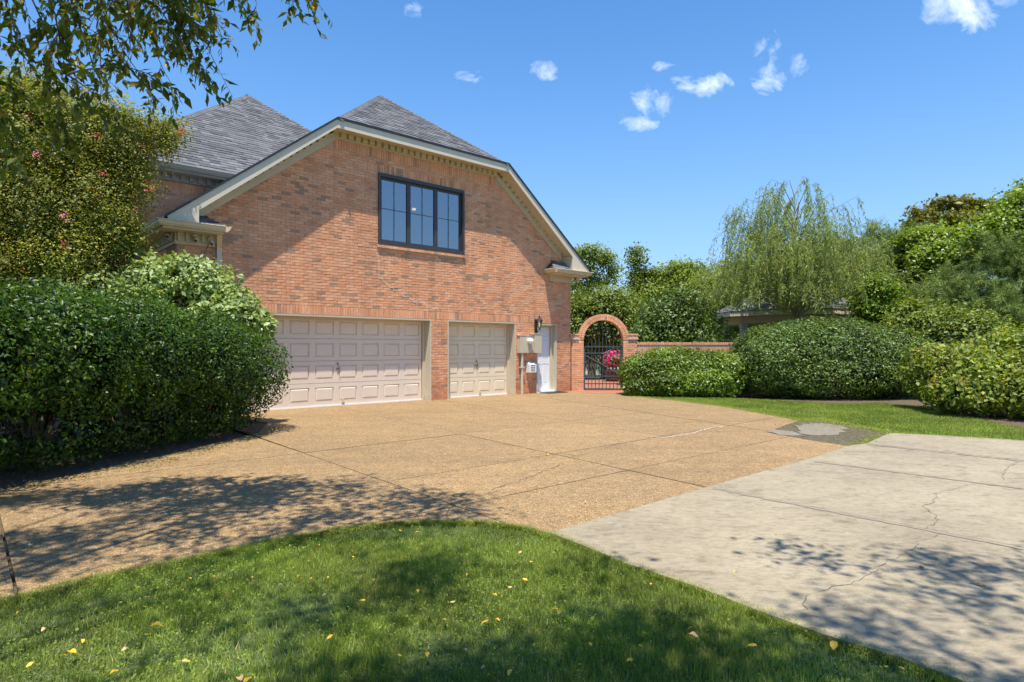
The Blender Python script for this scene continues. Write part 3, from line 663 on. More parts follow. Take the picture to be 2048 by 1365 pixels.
# white entry door
d = MB(); DU0, DU1 = 13.50, 14.26; d.box(DU0,DU1,.24,.28,.05,2.12)
door = part('entry_door', d, M['white'])
pc = [(DU0,.085+DU0),(DU0+.085,DU0+.345),(DU0+.345,DU0+.415),(DU0+.415,DU0+.675),(DU0+.675,DU1)]
rows = [(.05,.28),(.28,.90),(.90,1.06),(1.06,1.68),(1.68,1.78),(1.78,2.0),(2.0,2.12)]
fr = MB()
for (z0,z1) in rows[::2]: fr.box(DU0,DU1,.225,.24,z0,z1)
for (z0,z1) in rows[1::2]:
    fr.box(DU0,DU0+.085,.225,.24,z0,z1); fr.box(DU0+.345,DU0+.415,.225,.24,z0,z1); fr.box(DU0+.675,DU1,.225,.24,z0,z1)
    for a0,a1 in ((DU0+.085,DU0+.345),(DU0+.415,DU0+.675)):
        p = MB(); p.add([(a0+.012,.24,z0+.012),(a1-.012,.24,z0+.012),(a1-.012,.24,z1-.012),(a0+.012,.24,z1-.012),(a0+.04,.228,z0+.04),(a1-.04,.228,z0+.04),(a1-.04,.228,z1-.04),(a0+.04,.228,z1-.04)],
              [(0,1,5,4),(1,2,6,5),(2,3,7,6),(3,0,4,7),(4,5,6,7)]); p.build('panel', M['white'], door)
fr.build('door_frame', M['white'], door)
th = MB(); th.box(13.46,14.30,.05,.28,0,.05); th.build('threshold', M['seal'], door)
# back of the room behind the doors closed in
bk = MB(); bk.box(3.5,14.8,.42,.46,0,3.7); part('inner_wall', bk, M['dark'])
# window --------------------------------------------------------
u0,u1,z0,z1 = WN; wf = MB()
wf.box(u0,u1,-.035,.12,z1-.085,z1); wf.box(u0,u1,-.035,.12,z0,z0+.07); wf.box(u0,u0+.07,-.035,.12,z0+.07,z1-.085); wf.box(u1-.07,u1,-.035,.12,z0+.07,z1-.085)
win = part('window', wf, M['frame'])
iu0,iu1 = u0+.07,u1-.07; wI = iu1-iu0
for i in range(3):
    a0 = iu0+wI*i/3; a1 = iu0+wI*(i+1)/3; sa = MB(); b0, b1 = z0+.07, z1-.085
    sa.box(a0,a0+.055,.03,.09,b0,b1); sa.box(a1-.055,a1,.03,.09,b0,b1); sa.box(a0+.055,a1-.055,.03,.09,b0,b0+.055); sa.box(a0+.055,a1-.055,.03,.09,b1-.055,b1)
    sa.build('sash', M['frame'], win)
    p = MB(); p.add([(a0+.055,.06,b0+.055),(a1-.055,.06,b0+.055),(a1-.055,.06,b1-.055),(a0+.055,.06,b1-.055)], [(0,1,2,3)]); p.build('pane', M['glass'], win)
    mu = MB(); mc = (a0+a1)/2; mz = (b0+b1)/2+.03; mu.box(mc-.006,mc+.006,.048,.056,b0+.055,b1-.055); mu.box(a0+.055,mc-.006,.048,.056,mz-.006,mz+.006); mu.box(mc+.006,a1-.055,.048,.056,mz-.006,mz+.006); mu.build('muntin', M['frame'], win)
room = MB(); room.add([(7.2,.13,3.6),(11.2,.13,3.6),(11.2,4.2,3.6),(7.2,4.2,3.6),(7.2,.13,6.2),(11.2,.13,6.2),(11.2,4.2,6.2),(7.2,4.2,6.2)], [(0,1,2,3),(4,7,6,5),(1,5,6,2),(2,6,7,3),(3,7,4,0)])
part('room_interior', room, M['room'])
lamp = MB()
for (u,w,z) in ((9.62,1.1,5.34),(9.70,1.15,5.36)): lamp.lathe([(.0,-.04),(.03,-.03),(.04,0),(.03,.03),(.0,.04)], (u,w,z), 8)
part('ceiling_light', lamp, M['bulb'])
# roofs ----------------------------------------------------------
rf = MB(); th = .03
def slope(mb, pts, off=0.0): mb.add([(a,b,c+off) for a,b,c in pts], [tuple(range(len(pts)))])
WB = 9.3
rf.add([(UL0,OV,ZE),(ULH,OV,ZH),(UC,WA,ZR),(UC,WB,ZR),(UL0,WB,ZE)], [(4,3,2,1,0)]); rf.add([(UR0,OV,ZE),(URH,OV,ZH),(UC,WA,ZR),(UC,WB,ZR),(UR0,WB,ZE)], [(0,1,2,3,4)])
rf.add([(ULH,OV,ZH),(URH,OV,ZH),(UC,WA,ZR)], [(0,1,2)]); rf.add([(UL0,WB,ZE),(UR0,WB,ZE),(UC,WB,ZR)], [(0,2,1)])
# wing roof (pyramid hip)
AU, AW, AZ, EZ = 6.98, 6.70, 9.55, 5.62; Lw, Rw, Fw, Bw = 2.15, 11.81, 1.93, 11.4
rf.add([(Lw,Fw,EZ),(Rw,Fw,EZ),(Rw,Bw,EZ),(Lw,Bw,EZ),(AU,AW,AZ)], [(0,1,4),(1,2,4),(2,3,4),(3,0,4)])
roof = part('roof', rf, M['black'])
sh_all = []
def shingle_face(O, E, Vp, poly, expo=.142, clipz=None):
    """O origin, E unit along eave, Vp unit up-slope; poly in (a,b)"""
    O, E, Vp = Vector(O), Vector(E).normalized(), Vector(Vp).normalized(); Nn = E.cross(Vp).normalized(); 
    if Nn.z < 0: Nn = -Nn
    bmax = max(p[1] for p in poly); k = 0
    while k*expo < bmax-.02:
        b0 = k*expo; k += 1; lo_, hi_ = -1e9, 1e9
        for bm in (b0+.004, min(b0+expo, bmax-.01)):
            xs = []
            for i in range(len(poly)):
                p, q = poly[i], poly[(i+1)%len(poly)]
                if (p[1] > bm) != (q[1] > bm): xs.append(lerp(p[0],q[0],(bm-p[1])/(q[1]-p[1])))
            xs.sort()
            if len(xs) > 1: lo_ = max(lo_, xs[0]); hi_ = min(hi_, xs[-1])
        if lo_ < -1e8 or hi_-lo_ < .03: continue
        a = lo_; end = hi_
        while a < end-.01:
            w = random.choice([.12,.16,.2,.25,.3,.34]); a1 = min(a+w, end); t = random.choice([.009,.009,.014,.016]); lift = random.uniform(0,.002)
            up = min(b0+expo+.035, bmax)
            pts = [(a+.0015,b0,t+.006),(a1-.0015,b0,t+.006),(a1-.0015,up,.003),(a+.0015,up,.003),(a+.0015,b0,-.002),(a1-.0015,b0,-.002)]
            vs = [O+E*p+Vp*q+Nn*(r_+lift) for p,q,r_ in pts]
            sh_all.append((vs, random.choice([random.uniform(.15,.5), random.uniform(.3,.7), random.uniform(.5,.85)])*(.75 if t > .01 else 1.0)))
            a = a1
SHF = [(0,1,2,3),(4,5,1,0),(4,0,3),(5,2,1)]
sl_len = math.sqrt(1+S*S)
hw = URH-ULH; hh = (ZR-ZH); hl = math.hypot(hh, WA-OV)
shingle_face((ULH,OV,ZH+.004), (1,0,0), (0,WA-OV,hh), [(0,0),(hw,0),(hw/2,hl)])
n_hip = len(sh_all)
fl = math.hypot(AZ-EZ, AW-Fw); shingle_face((Lw,Fw,EZ+.004), (1,0,0), (0,AW-Fw,AZ-EZ), [(0,0),(Rw-Lw,0),(AU-Lw,fl)])
n_wing = len(sh_all)
shingle_face((UL0,WB,ZE+.004), (0,-1,0), (ULH-UL0,0,ZH-ZE), [(0,0),(WB-OV,0),(WB-OV,(ULH-UL0)*sl_len),(WB-WA,(UC-UL0)*sl_len),(0,(UC-UL0)*sl_len)], .16)
shingle_face((UR0,OV,ZE+.004), (0,1,0), (URH-UR0,0,ZH-ZE), [(0,0),(WB-OV,0),(WB-OV,(UR0-UC)*sl_len),(WA-OV,(UR0-UC)*sl_len),(0,(UR0-URH)*sl_len)], .16)
shingle_face((Lw,Bw,EZ+.004), (0,-1,0), (AU-Lw,0,AZ-EZ), [(0,0),(Bw-Fw,0),(Bw-AW,math.hypot(AU-Lw,AZ-EZ))], .2)
cand = [i for i in range(n_wing) if i < n_hip or sh_all[i][0][0].x < 7.5]
cand = sorted(cand, key=lambda i: -(sh_all[i][0][1]-sh_all[i][0][0]).length)[:300]; cs = set(cand)
for i in cand:
    vs, r = sh_all[i]; o_ = vs[0]; mb = MB(); mb.add([v-o_ for v in vs], SHF, r); mb.build('shingle', M['shingle'], roof, o_)
mb = MB()
for i, (vs, r) in enumerate(sh_all):
    if i not in cs: mb.add(vs, SHF, r)
mb.build('shingle', M['shingle'], roof, (0,0,0), 'stuff')
cap = MB()
def caps(a, b, n1, n2, w=.13, st=.14):
    a, b, n1, n2 = Vector(a), Vector(b), Vector(n1).normalized(), Vector(n2).normalized(); d = (b-a).normalized(); L_ = (b-a).length
    s1 = n1.cross(d).normalized(); s1 = -s1 if s1.dot(n2) > 0 else s1; s2 = n2.cross(d).normalized(); s2 = -s2 if s2.dot(n1) > 0 else s2; up = (n1+n2).normalized(); k = 0
    while k*st < L_:
        p = a+d*(k*st); q = a+d*min(k*st+st+.03, L_+.02); k += 1; h0, h1 = .024, .014
        cap.add([p+up*h0*1.2, p+s1*w+n1*h0, q+s1*w+n1*h1, q+up*h1*1.2, p+s2*w+n2*h0, q+s2*w+n2*h1, p+s1*w, p+s2*w, p], [(0,1,2,3),(0,3,5,4),(6,1,0,8),(8,0,4,7)], random.random()*.4+.3)
nF, nL, nR = (0,-S,1), (-S,0,1), (S,0,1)
caps((ULH,OV,ZH),(UC,WA,ZR),nF,nL); caps((URH,OV,ZH),(UC,WA,ZR),nF,nR); caps((UC,WA,ZR),(UC,WB,ZR),nL,nR)
sF, sL = (AZ-EZ)/(AW-Fw), (AZ-EZ)/(AU-Lw); wF, wL, wR, wB = (0,-sF,1), (-sL,0,1), ((AZ-EZ)/(Rw-AU),0,1), (0,(AZ-EZ)/(Bw-AW),1)
caps((Lw,Fw,EZ),(AU,AW,AZ),wF,wL); caps((Rw,Fw,EZ),(AU,AW,AZ),wF,wR); caps((Lw,Bw,EZ),(AU,AW,AZ),wB,wL)
cap.build('ridge_cap', M['shingle'], roof, kind='stuff')
ed = MB()   # dark drip edge following the rake
prof = [(UL0-.05,ZE-.039),(ULH,ZH),(URH,ZH),(UR0+.05,ZE-.039)]
up_ = [(u,z+.05) for u,z in prof]
for i in range(3): ed.prism([prof[i],prof[i+1],up_[i+1],up_[i]], 'y', OV-.03, OV+.12)
ed.build('drip_edge', M['black'], roof)
# rake board (fascia), soffit, frieze
fa = MB(); H1 = .23; VH = .20
cx1 = 3.60; cx2 = 14.63
def zt(u): return ztop(u)-.002
fa.prism([(UL0+.02,zt(UL0+.02)-.05),(UL0+.02,zt(UL0+.02)),(ULH,ZH-.002),(ULH,ZH-.002-VH),(cx1,zt(cx1)-H1-.02),(cx1,3.88),(UL0+.08,3.88)], 'y', OV, OV+.03)
fa.prism([(ULH,ZH-.002),(URH,ZH-.002),(URH,ZH-VH),(ULH,ZH-VH)], 'y', OV+.0005, OV+.03)
fa.prism([(UR0-.02,zt(UR0-.02)-.05),(UR0-.02,zt(UR0-.02)),(URH,ZH-.002),(URH,ZH-VH),(cx2,zt(cx2)-H1-.02),(cx2,3.88),(UR0-.08,3.88)][::-1], 'y', OV, OV+.03)
part('rake_board', fa, M['fascia'])
so = MB()
q = .16
def sof(a, b): so.add([(a[0],OV+.03,a[1]),(b[0],OV+.03,b[1]),(b[0],.0,b[1]),(a[0],.0,a[1]),(a[0],OV+.03,a[1]+.02),(b[0],OV+.03,b[1]+.02),(b[0],.0,b[1]+.02),(a[0],.0,a[1]+.02)], [(0,3,2,1),(4,5,6,7),(0,1,5,4),(1,2,6,5),(2,3,7,6),(3,0,4,7)])
sof((cx1,ztop(cx1)-q-.05),(ULH+.03,ZH-q)); sof((ULH+.03,ZH-q),(URH-.03,ZH-q)); sof((URH-.03,ZH-q),(cx2,ztop(cx2)-q-.05))
# cheek boards closing the ends of the overhang
so.box(cx1-.03,cx1,OV+.03,.0,3.88,ztop(cx1)-q-.06); so.box(cx2,cx2+.03,OV+.03,.0,3.88,ztop(cx2)-q-.06)
part('soffit', so, M['trim'])
fz = MB(); fb = .31
fz.prism([(ULH+.12,ZH-q),(URH-.12,ZH-q),(URH-.17,ZH-fb),(ULH+.17,ZH-fb)][::-1], 'y', -.03, -.010)
fz.prism([(3.70,ztop(3.70)-q-.05),(ULH+.12,ZH-q),(ULH+.17,ZH-fb-.02),(3.70,ztop(3.7)-fb-.11)][::-1], 'y', -.033, -.0105)
fz.prism([(14.50,ztop(14.50)-q-.05),(URH-.12,ZH-q),(URH-.17,ZH-fb-.02),(14.50,ztop(14.5)-fb-.11)], 'y', -.033, -.0105)
part('frieze_board', fz, M['trim'])
dn = MB(); u = ULH+.26
while u < URH-.3: dn.box(u,u+.125,-.115,-.03,ZH-.275,ZH-q-.001); u += .19
for sgn, ua, ub in ((1,3.75,ULH),(-1,14.45,URH)):
    n = int(abs(ub-ua)/.155)
    for i in range(n):
        c = lerp(ua,ub,(i+.3)/n); zc = ztop(c)-.215; h = .048
        dn.add([(c-h,-.11,zc-h-sgn*h*S),(c+h,-.11,zc-h+sgn*h*S),(c+h,-.033,zc-h+sgn*h*S),(c-h,-.033,zc-h-sgn*h*S),(c-h,-.11,zc+h-sgn*h*S),(c+h,-.11,zc+h+sgn*h*S),(c+h,-.033,zc+h+sgn*h*S),(c-h,-.033,zc+h-sgn*h*S)],
               [(0,3,2,1),(4,5,6,7),(0,1,5,4),(1,2,6,5),(2,3,7,6),(3,0,4,7)])
part('dentil_block', dn, M['trim'], 'stuff')
# eave returns with gutters --------------------------------------
def gutter_profile(mb, p0, p1, out, zt_=3.885):
    """ogee gutter swept p0->p1, 'out' is the unit vector pointing away from the wall"""
    pr = [(0,0),(.115,0),(.118,-.012),(.095,-.03),(.085,-.07),(.045,-.11),(.0,-.115)]
    vs = []; 
    for p in (p0,p1):
        for (a_,z_) in pr: k_ = a_/.115 if isinstance(p, tuple) and len(p) == 4 else 1; vs.append((p[0]+out[0]*a_+(p[2] if len(p)>2 else 0)*a_, p[1]+out[1]*a_+(p[3] if len(p)>3 else 0)*a_, zt_+z_))
    n = len(pr); fs = [(i,i+1,i+1+n,i+n) for i in range(n-1)]+[(n-1,0,n,2*n-1),tuple(range(n)),tuple(range(2*n-1,n-1,-1))]
    mb.add(vs, fs)
gu = MB()
gutter_profile(gu, (2.95,-.43,-1,0), (4.08,-.43), (0,-1)); gutter_profile(gu, (2.95,-.43,0,-1), (2.95,9.2,0,0), (-1,0))
gutter_profile(gu, (13.83,-.43), (15.40,-.43,1,0), (0,-1)); gutter_profile(gu, (15.40,-.43,0,-1), (15.40,9.2), (1,0))
gutter_profile(gu, (4.08,-.43,0,-1), (4.08,-.02), (1,0)); gutter_profile(gu, (13.83,-.43,0,-1), (13.83,-.02), (-1,0))
part('gutter', gu, M['gutter'])
bx = MB()
bx.box(2.96,4.07,-.42,-.0,3.73,3.86); bx.box(13.84,15.39,-.42,-.0,3.73,3.86); bx.box(2.96,3.29,.0,9.1,3.73,3.86); bx.box(15.0,15.39,.0,9.1,3.73,3.86)
bx.box(3.255,4.02,-.045,-.012,3.50,3.73); bx.box(13.98,15.03,-.05,-.012,3.53,3.73); bx.box(3.25,3.294,-.0,9,3.50,3.73); bx.box(14.995,15.03,0,9,3.53,3.73)
part('eave_box', bx, M['trim'])
dn = MB()
for i in range(5): dn.box(3.30+i*.15,3.36+i*.15,-.085,-.045,3.56,3.729)
for i in range(16): dn.box(3.205,3.25,.05+i*.17,.13+i*.17,3.56,3.729)
part('eave_dentil', dn, M['trim'], 'stuff')
def return_roof(u0, u1, ua, ub, zt_):
    mb = MB(); base = 3.875; mb.add([(u0,-.44,base),(u1,-.44,base),(ub,-.012,zt_),(ua,-.012,zt_),(u0,-.012,base),(u1,-.012,base)], [(0,1,2,3),(1,5,2),(4,0,3)]); o_ = part('return_roof', mb, M['black'])
    k = MB()
    for r in range(4):
        t0, t1 = r/4, (r+1)/4; w0, w1 = lerp(-.44,-.012,t0), lerp(-.44,-.012,t1); z0, z1 = lerp(base,zt_,t0), lerp(base,zt_,t1); a0, a1 = lerp(u0,ua,t0), lerp(u1,ub,t0); x = a0
        while x < a1-.01:
            e_ = min(x+random.uniform(.12,.3), a1); k.add([(x+.002,w0,z0+.014),(e_-.002,w0,z0+.014),(e_-.002,w1,z1+.006),(x+.002,w1,z1+.006),(x+.002,w0,z0),(e_-.002,w0,z0)], SHF, random.random()*.8); x = e_
    k.build('shingle', M['shingle'], o_, kind='stuff')
return_roof(3.0, 4.12, 3.35, 3.80, 4.13); return_roof(13.78, 15.35, 14.15, 14.75, 4.2)
# wing eave
gw = MB(); gutter_profile(gw, (2.15,1.97,-1,0), (9,1.97), (0,-1), 5.63); gutter_profile(gw, (2.15,1.97,0,-1), (2.15,11,0,0), (-1,0), 5.63); part('gutter', gw, M['greytrim'])
wx = MB(); wx.box(2.16,9,1.98,2.34,5.47,5.61); wx.box(2.16,2.6,2.34,11,5.47,5.61); wx.box(2.55,9,2.29,2.338,5.32,5.47); part('eave_box', wx, M['greytrim'])
dn = MB(); u = 2.6
while u < 8: dn.box(u,u+.09,2.245,2.29,5.35,5.469); u += .19
part('eave_dentil', dn, M['greytrim'], 'stuff')
# downspouts
def downspout(pts, wv=.042, wd=.03, mat='gutter'):
    mb = MB()
    for a, b in zip(pts[:-1], pts[1:]):
        mb.add([(a[0]-wv,a[1]-wd,a[2]),(a[0]+wv,a[1]-wd,a[2]),(a[0]+wv,a[1]+wd,a[2]),(a[0]-wv,a[1]+wd,a[2]),(b[0]-wv,b[1]-wd,b[2]),(b[0]+wv,b[1]-wd,b[2]),(b[0]+wv,b[1]+wd,b[2]),(b[0]-wv,b[1]+wd,b[2])],
               [(0,1,2,3),(4,7,6,5),(0,4,5,1),(1,5,6,2),(2,6,7,3),(3,7,4,0)])
    return part('downspout', mb, M[mat])
downspout([(4.09,-.045,.02),(4.09,-.045,3.5),(4.02,-.30,3.76)], .05, .033); downspout([(2.89,2.30,.02),(2.89,2.30,5.2),(2.7,1.9,5.5)], .05, .035, 'fascia')
# meter box, conduit, vent, lamps, cameras
mt = MB(); mt.box(12.60,13.13,-.14,-.01,1.26,1.78); mt.box(13.13,13.42,-.24,-.01,1.26,1.83); mo = part('meter_box', mt, M['metal'])
q = MB(); q.box(13.10,13.44,-.25,-.01,1.83,1.85); q.box(12.58,13.10,-.15,-.01,1.78,1.795); q.build('meter_lid', M['metal'], mo)
q = MB(); 
vs = []
q.lathe([(.0,0),(.085,.0),(.09,.02),(.09,.07),(.075,.12),(.03,.15),(0,.152)], (0,0,0), 18)
q.v = [(12.98+x, -.14-z, 1.62+y) for x,y,z in q.v]; q.build('meter_dome', M['white'], mo, smooth=False)
q = MB()
for u in (12.95,13.33): q.tube([(u,-.07,1.262),(u,-.07,1.20)], .018, 8)
q.build('conduit_stub', M['bulb'] if False else M['fascia'], mo)
cp = MB(); cp.tube([(12.74,-.075,0),(12.74,-.075,1.27)], .045, 14); c_ = part('conduit', cp, M['metal']); q = MB(); q.box(12.66,12.82,-.125,-.01,.80,.835); q.build('conduit_strap', M['metal'], c_)
vt = MB(); vt.prism([(-.01,.66),(-.16,.66),(-.16,.90),(-.09,.96),(-.01,.96)], 'x', 12.97, 13.27); vo = part('dryer_vent', vt, M['white'])
q = MB()
for i in range(4): q.box(13.03,13.22,-.163,-.158,.70+i*.055,.72+i*.055)
q.build('vent_slot', M['black'], vo)
lb = MB(); lb.box(13.33,13.43,-.035,-.008,1.88,2.30); lb.tube([(13.38,-.03,1.98),(13.38,-.10,1.92),(13.38,-.17,1.95),(13.38,-.18,2.02)], .012, 8); lb.tube([(13.38,-.03,2.25),(13.38,-.12,2.30)], .01, 8)
lo = part('wall_lamp', lb, M['black']); c = (13.38,-.18,2.02)
q = MB(); q.lathe([(.0,-.03),(.02,-.02),(.045,0),(.05,.015)], c, 8); q.lathe([(.115,.235),(.10,.26),(.05,.31),(.03,.33),(.035,.345),(.012,.36),(.018,.375),(.0,.41)], c, 8)
for k_ in range(6): t = k_*math.pi/3; q.tube([(c[0]+.048*math.cos(t),c[1]+.048*math.sin(t),c[2]+.01),(c[0]+.09*math.cos(t),c[1]+.09*math.sin(t),c[2]+.237)], .006, 5)
q.build('lantern_frame', M['black'], lo)
q = MB(); q.lathe([(.044,.012),(.083,.235)], c, 6); q.build('lantern_glass', M['glass'], lo); q = MB(); q.lathe([(.008,.03),(.012,.1),(.02,.12),(.012,.16),(.0,.18)], c, 8); q.build('bulb', M['bulb'], lo)
def camlight(name, u, w, z, mat='fascia'):
    mb = MB(); mb.box(u-.05,u+.05,w-.0,w+.02,z-.05,z+.05); mb.tube([(u,w,z),(u-.02,w-.06,z-.03)], .012, 6); mb.tube([(u+.0,w-.03,z-.03),(u-.03,w-.15,z-.09)], .045, 10); o_ = part(name, mb, M[mat])
    q = MB(); q.tube([(u-.03,w-.150,z-.09),(u-.0305,w-.153,z-.091)], .034, 10); q.build('lens', M['black'], o_)
camlight('security_camera', 3.62, -.09, 3.66); camlight('security_camera', 3.92, -.09, 3.63); camlight('floodlight', 3.16, .15, 3.72)
mb = MB(); mb.tube([(15.06,-.1,3.73),(15.12,-.14,3.66)], .018, 6); o_ = part('floodlight', mb, M['black']); q = MB(); q.lathe([(.0,-.05),(.04,-.04),(.05,0),(.035,.03),(0,.045)], (15.16,-.17,3.62), 10); q.build('flood_bulb', M['amber'], o_)
tb = MB(); tb.tube([(3.9,-.06,3.58),(3.78,-.07,3.3),(3.9,-.08,2.9),(3.88,-.06,2.5)], .006, 5); tb.tube([(3.95,-.05,3.6),(4.0,-.06,3.1),(4.0,-.06,2.5)], .005, 5); part('hanging_cable', tb, M['twig'])
mat_ = empty('door_mat', HW(13.95,-.25)+(.005,), ALPHA, 'thin dark grey door mat before the white entry door', 'door mat')
mb = MB(); mb.box(-.42,.42,-.22,.22,0,.015); mb.build('mat', plain('mat_rubber', (.10,.10,.105), .9, .2, 40), mat_)
q = MB()
for i in range(14): q.box(-.40+i*.06,-.37+i*.06,-.20,.20,.015,.019)
q.build('mat_rib', M['black'], mat_, kind='stuff')
print('house done')
# ---------------------------------------------------------------- garden wall with arched gateway (stands square to the view, 20.5 m away)
GY = 20.5
gwl = empty('garden_wall', (4.5,GY,0), 0, 'red brick garden wall with a round arched gateway beside the house', 'garden wall'); GO = (-4.5,-GY,0)
co = MB(); T0, T1 = GY-.20, GY+.20
GX, GR, GZ = 3.02, .65, 1.68
co.box(1.96,2.365,T0+.006,T1,0,1.86); co.box(3.675,4.12,T0+.006,T1,0,1.86); co.box(4.12,9.6,GY-.10,GY+.12,0,1.50)
# arch core
n = 28; vs = []; 
for i in range(n+1):
    t = math.pi*i/n
    for (R_, y) in ((GR+.006,T0+.006),(GR+.195,T0+.006),(GR+.195,T1),(GR+.006,T1)): vs.append((GX+R_*math.cos(t), y, GZ+R_*math.sin(t)))
fs = []
for i in range(n):
    for k in range(4): fs.append((4*i+k,4*i+(k+1)%4,4*i+4+(k+1)%4,4*i+4+k))
co.add(vs, fs); co.build('wall_core', M['mortar'], gwl, GO)
gb = []      # (vertices, size)
def gbrick(x0,x1,y0,z0,z1,dep=.012): gb.append([(x0,y0-dep,z0),(x1,y0-dep,z0),(x1,y0,z0),(x0,y0,z0),(x0,y0-dep,z1),(x1,y0-dep,z1),(x1,y0,z1),(x0,y0,z1)])
def courses(x0,x1,y,z0_,z1_):
    k = 0
    while z0_+k*CRS+BH <= z1_+.002:
        z = z0_+k*CRS; u = x0-(BL/2 if k % 2 else 0); k += 1
        while u < x1:
            a, b = max(u+.005,x0), min(u+BL-.005,x1)
            if b-a > .03: gbrick(a,b,y,z,z+BH,random.uniform(.009,.015))
            u += BL
courses(1.96,2.365,T0+.008,0,1.66); courses(3.675,4.12,T0+.008,0,1.66); courses(4.13,9.6,GY-.098,.9,1.50)
courses(1.93,2.20,T0-.03,1.69,1.81); courses(3.83,4.16,T0-.03,1.69,1.81)
for (a,b) in ((1.93,2.20),(3.83,4.16)):
    k = a
    while k < b-.03: gbrick(k+.004,min(k+.066,b),T0-.02,1.83,1.885,.02); k += .0685
k = 4.16
while k < 9.5: gbrick(k+.004,k+.064,GY-.10,1.515,1.60,.03); k += .0685   # rowlock coping
for ring,(r0,r1) in enumerate(((GR-.0,GR+.094),(GR+.104,GR+.2))):
    m_ = int(math.pi*(r0+.03)/.0685)
    for i in range(m_):
        t0 = math.pi*(i+.06)/m_; t1 = math.pi*(i+.94)/m_; q = []
        dp = random.uniform(.012,.02)
        for y in (T0+.008-dp, T1+.01):
            for (R_, t) in ((r0,t0),(r0,t1),(r1,t1),(r1,t0)): q.append((GX+R_*math.cos(t), y, GZ+R_*math.sin(t)))
        gb.append([q[0],q[1],q[5],q[4],q[3],q[2],q[6],q[7]])
BF = [(0,3,2,1),(4,5,6,7),(0,1,5,4),(1,2,6,5),(2,3,7,6),(3,0,4,7)]
order = sorted(range(len(gb)), key=lambda i: -((Vector(gb[i][1])-Vector(gb[i][0])).length+(Vector(gb[i][4])-Vector(gb[i][0])).length+(.3 if gb[i][0][2] > 1.2 else 0)))
first = set(order[:300]); mb = MB()
for i, vs in enumerate(gb):
    if i in first:
        o_ = Vector(vs[0]); q = MB(); q.add([Vector(v)-o_ for v in vs], BF, rr(.08)); q.build('brick', M['brick_far'], gwl, (o_.x-4.5,o_.y-GY,o_.z))
    else: mb.add(vs, BF, rr(.08))
for y in (GY+.12+.012,):
    pass
mb.build('brick', M['brick_far'], gwl, GO, 'stuff')
cp_ = MB(); cp_.box(4.13,9.6,GY-.10,GY+.14,1.50,1.59); cp_.box(1.935,2.19,T0-.02,T1+.02,1.68,1.87); cp_.box(3.84,4.15,T0-.02,T1+.02,1.68,1.87); cp_.build('coping', M['mortar'], gwl, GO)
# iron gate
gt = empty('iron_gate', (GX,GY,0), 0, 'dark iron garden gate of vertical bars in the brick arch', 'gate'); G0 = (-GX,-GY,0); gy = GY-.02
def bar(name, a, b, w=.014): q = MB(); q.tube([a,b], w, 6); return q.build(name, M['iron'], gt, G0)
def flat(name, x0,x1,z0,z1,t=.02): q = MB(); q.box(x0,x1,gy-t,gy+t,z0,z1); return q.build(name, M['iron'], gt, G0)
xl, xr = GX-.61, GX+.61
flat('stile',xl-.022,xl+.022,.05,1.47,.024); flat('stile',xr-.022,xr+.022,.05,1.47,.024)
for z in (1.45,1.24,.47,.22): flat('rail',xl+.022,xr-.022,z-.018,z+.018)
flat('rail',xl,xr,.02,.055)
for i in range(9):
    x = xl+.12*(i+1)+.01; hgt = GZ+math.sqrt(max(.01,(GR-.09)**2-(x-GX)**2))-.06; bar('bar',(x,gy,.06),(x,gy,hgt),.012)
bar('brace',(xl,gy-.012,1.18),(xr,gy-.012,.50),.018)
q = MB(); q.box(xr+.01,xr+.12,gy-.04,gy+.02,1.30,1.38); q.build('latch', M['iron'], gt, G0)
q = MB(); q.tube([(GX-.06,gy-.03,1.24),(GX,gy-.03,1.21),(GX+.06,gy-.03,1.25)], .025, 6); q.build('ornament', M['iron'], gt, G0)
for z in (.95,.35): q = MB(); q.box(xl-.05,xl,gy-.03,gy+.03,z-.04,z+.04); q.build('hinge', M['iron'], gt, G0)
# brick paving in and behind the gateway
pv = tag(sheet('brick_path', [(2.0,19.95),(2.3,19.3),(2.9,18.95),(3.25,18.5),(3.95,18.2),(4.0,20.9),(7,21.2),(7,29),(1.0,29),(2.0,21)], -.012, M['mortar']), kind='structure')
mb = MB(); poly_p = [(2.0,19.95),(2.3,19.3),(2.9,18.95),(3.25,18.5),(3.95,18.2),(4.0,20.9),(7,21.2),(7,29),(1.0,29),(2.0,21)]
y = 18.2
row = 0
while y < 29:
    x = .9-(row%2)*.11
    while x < 7:
        if inpoly(np.array([[x+.1,y+.05]]), poly_p)[0]: mb.box(x+.004,x+.208,y+.004,y+.096,-.012,.003+random.uniform(-.002,.002),random.uniform(.15,1))
        x += .212
    y += .10; row += 1
mb.build('paver', M['paver'], pv, kind='stuff')
# potted petunias behind the gate
pp = empty('flower_pot', (4.25,26.0,0), 0, 'terracotta pot of magenta petunias on the paving behind the gate', 'flower pot')
q = MB(); q.lathe([(.22,0),(.30,.1),(.36,.42),(.40,.44),(.40,.50),(.34,.50),(.33,.42)], (0,0,0), 16); q.lathe([(.2,.0),(.3,.02)], (0,0,0), 12); q.build('pot', plain('dark_pot',(.10,.06,.05),.7,.1), pp)
P, N = blob_points([(4.3,26.0,.90,.42,.42,.32)], 1500, .5, 1.05); leafset('foliage', P, N, .09, .5, rng.random(len(P)), LM['mid'], pp, origin=(4.25,26,0))
P, N = blob_points([(4.3,26.0,.93,.43,.43,.34)], 210, .9, 1.15); leafset('flowers', P, N, .11, .95, rng.random(len(P)), LM['magenta'], pp, origin=(4.25,26,0))
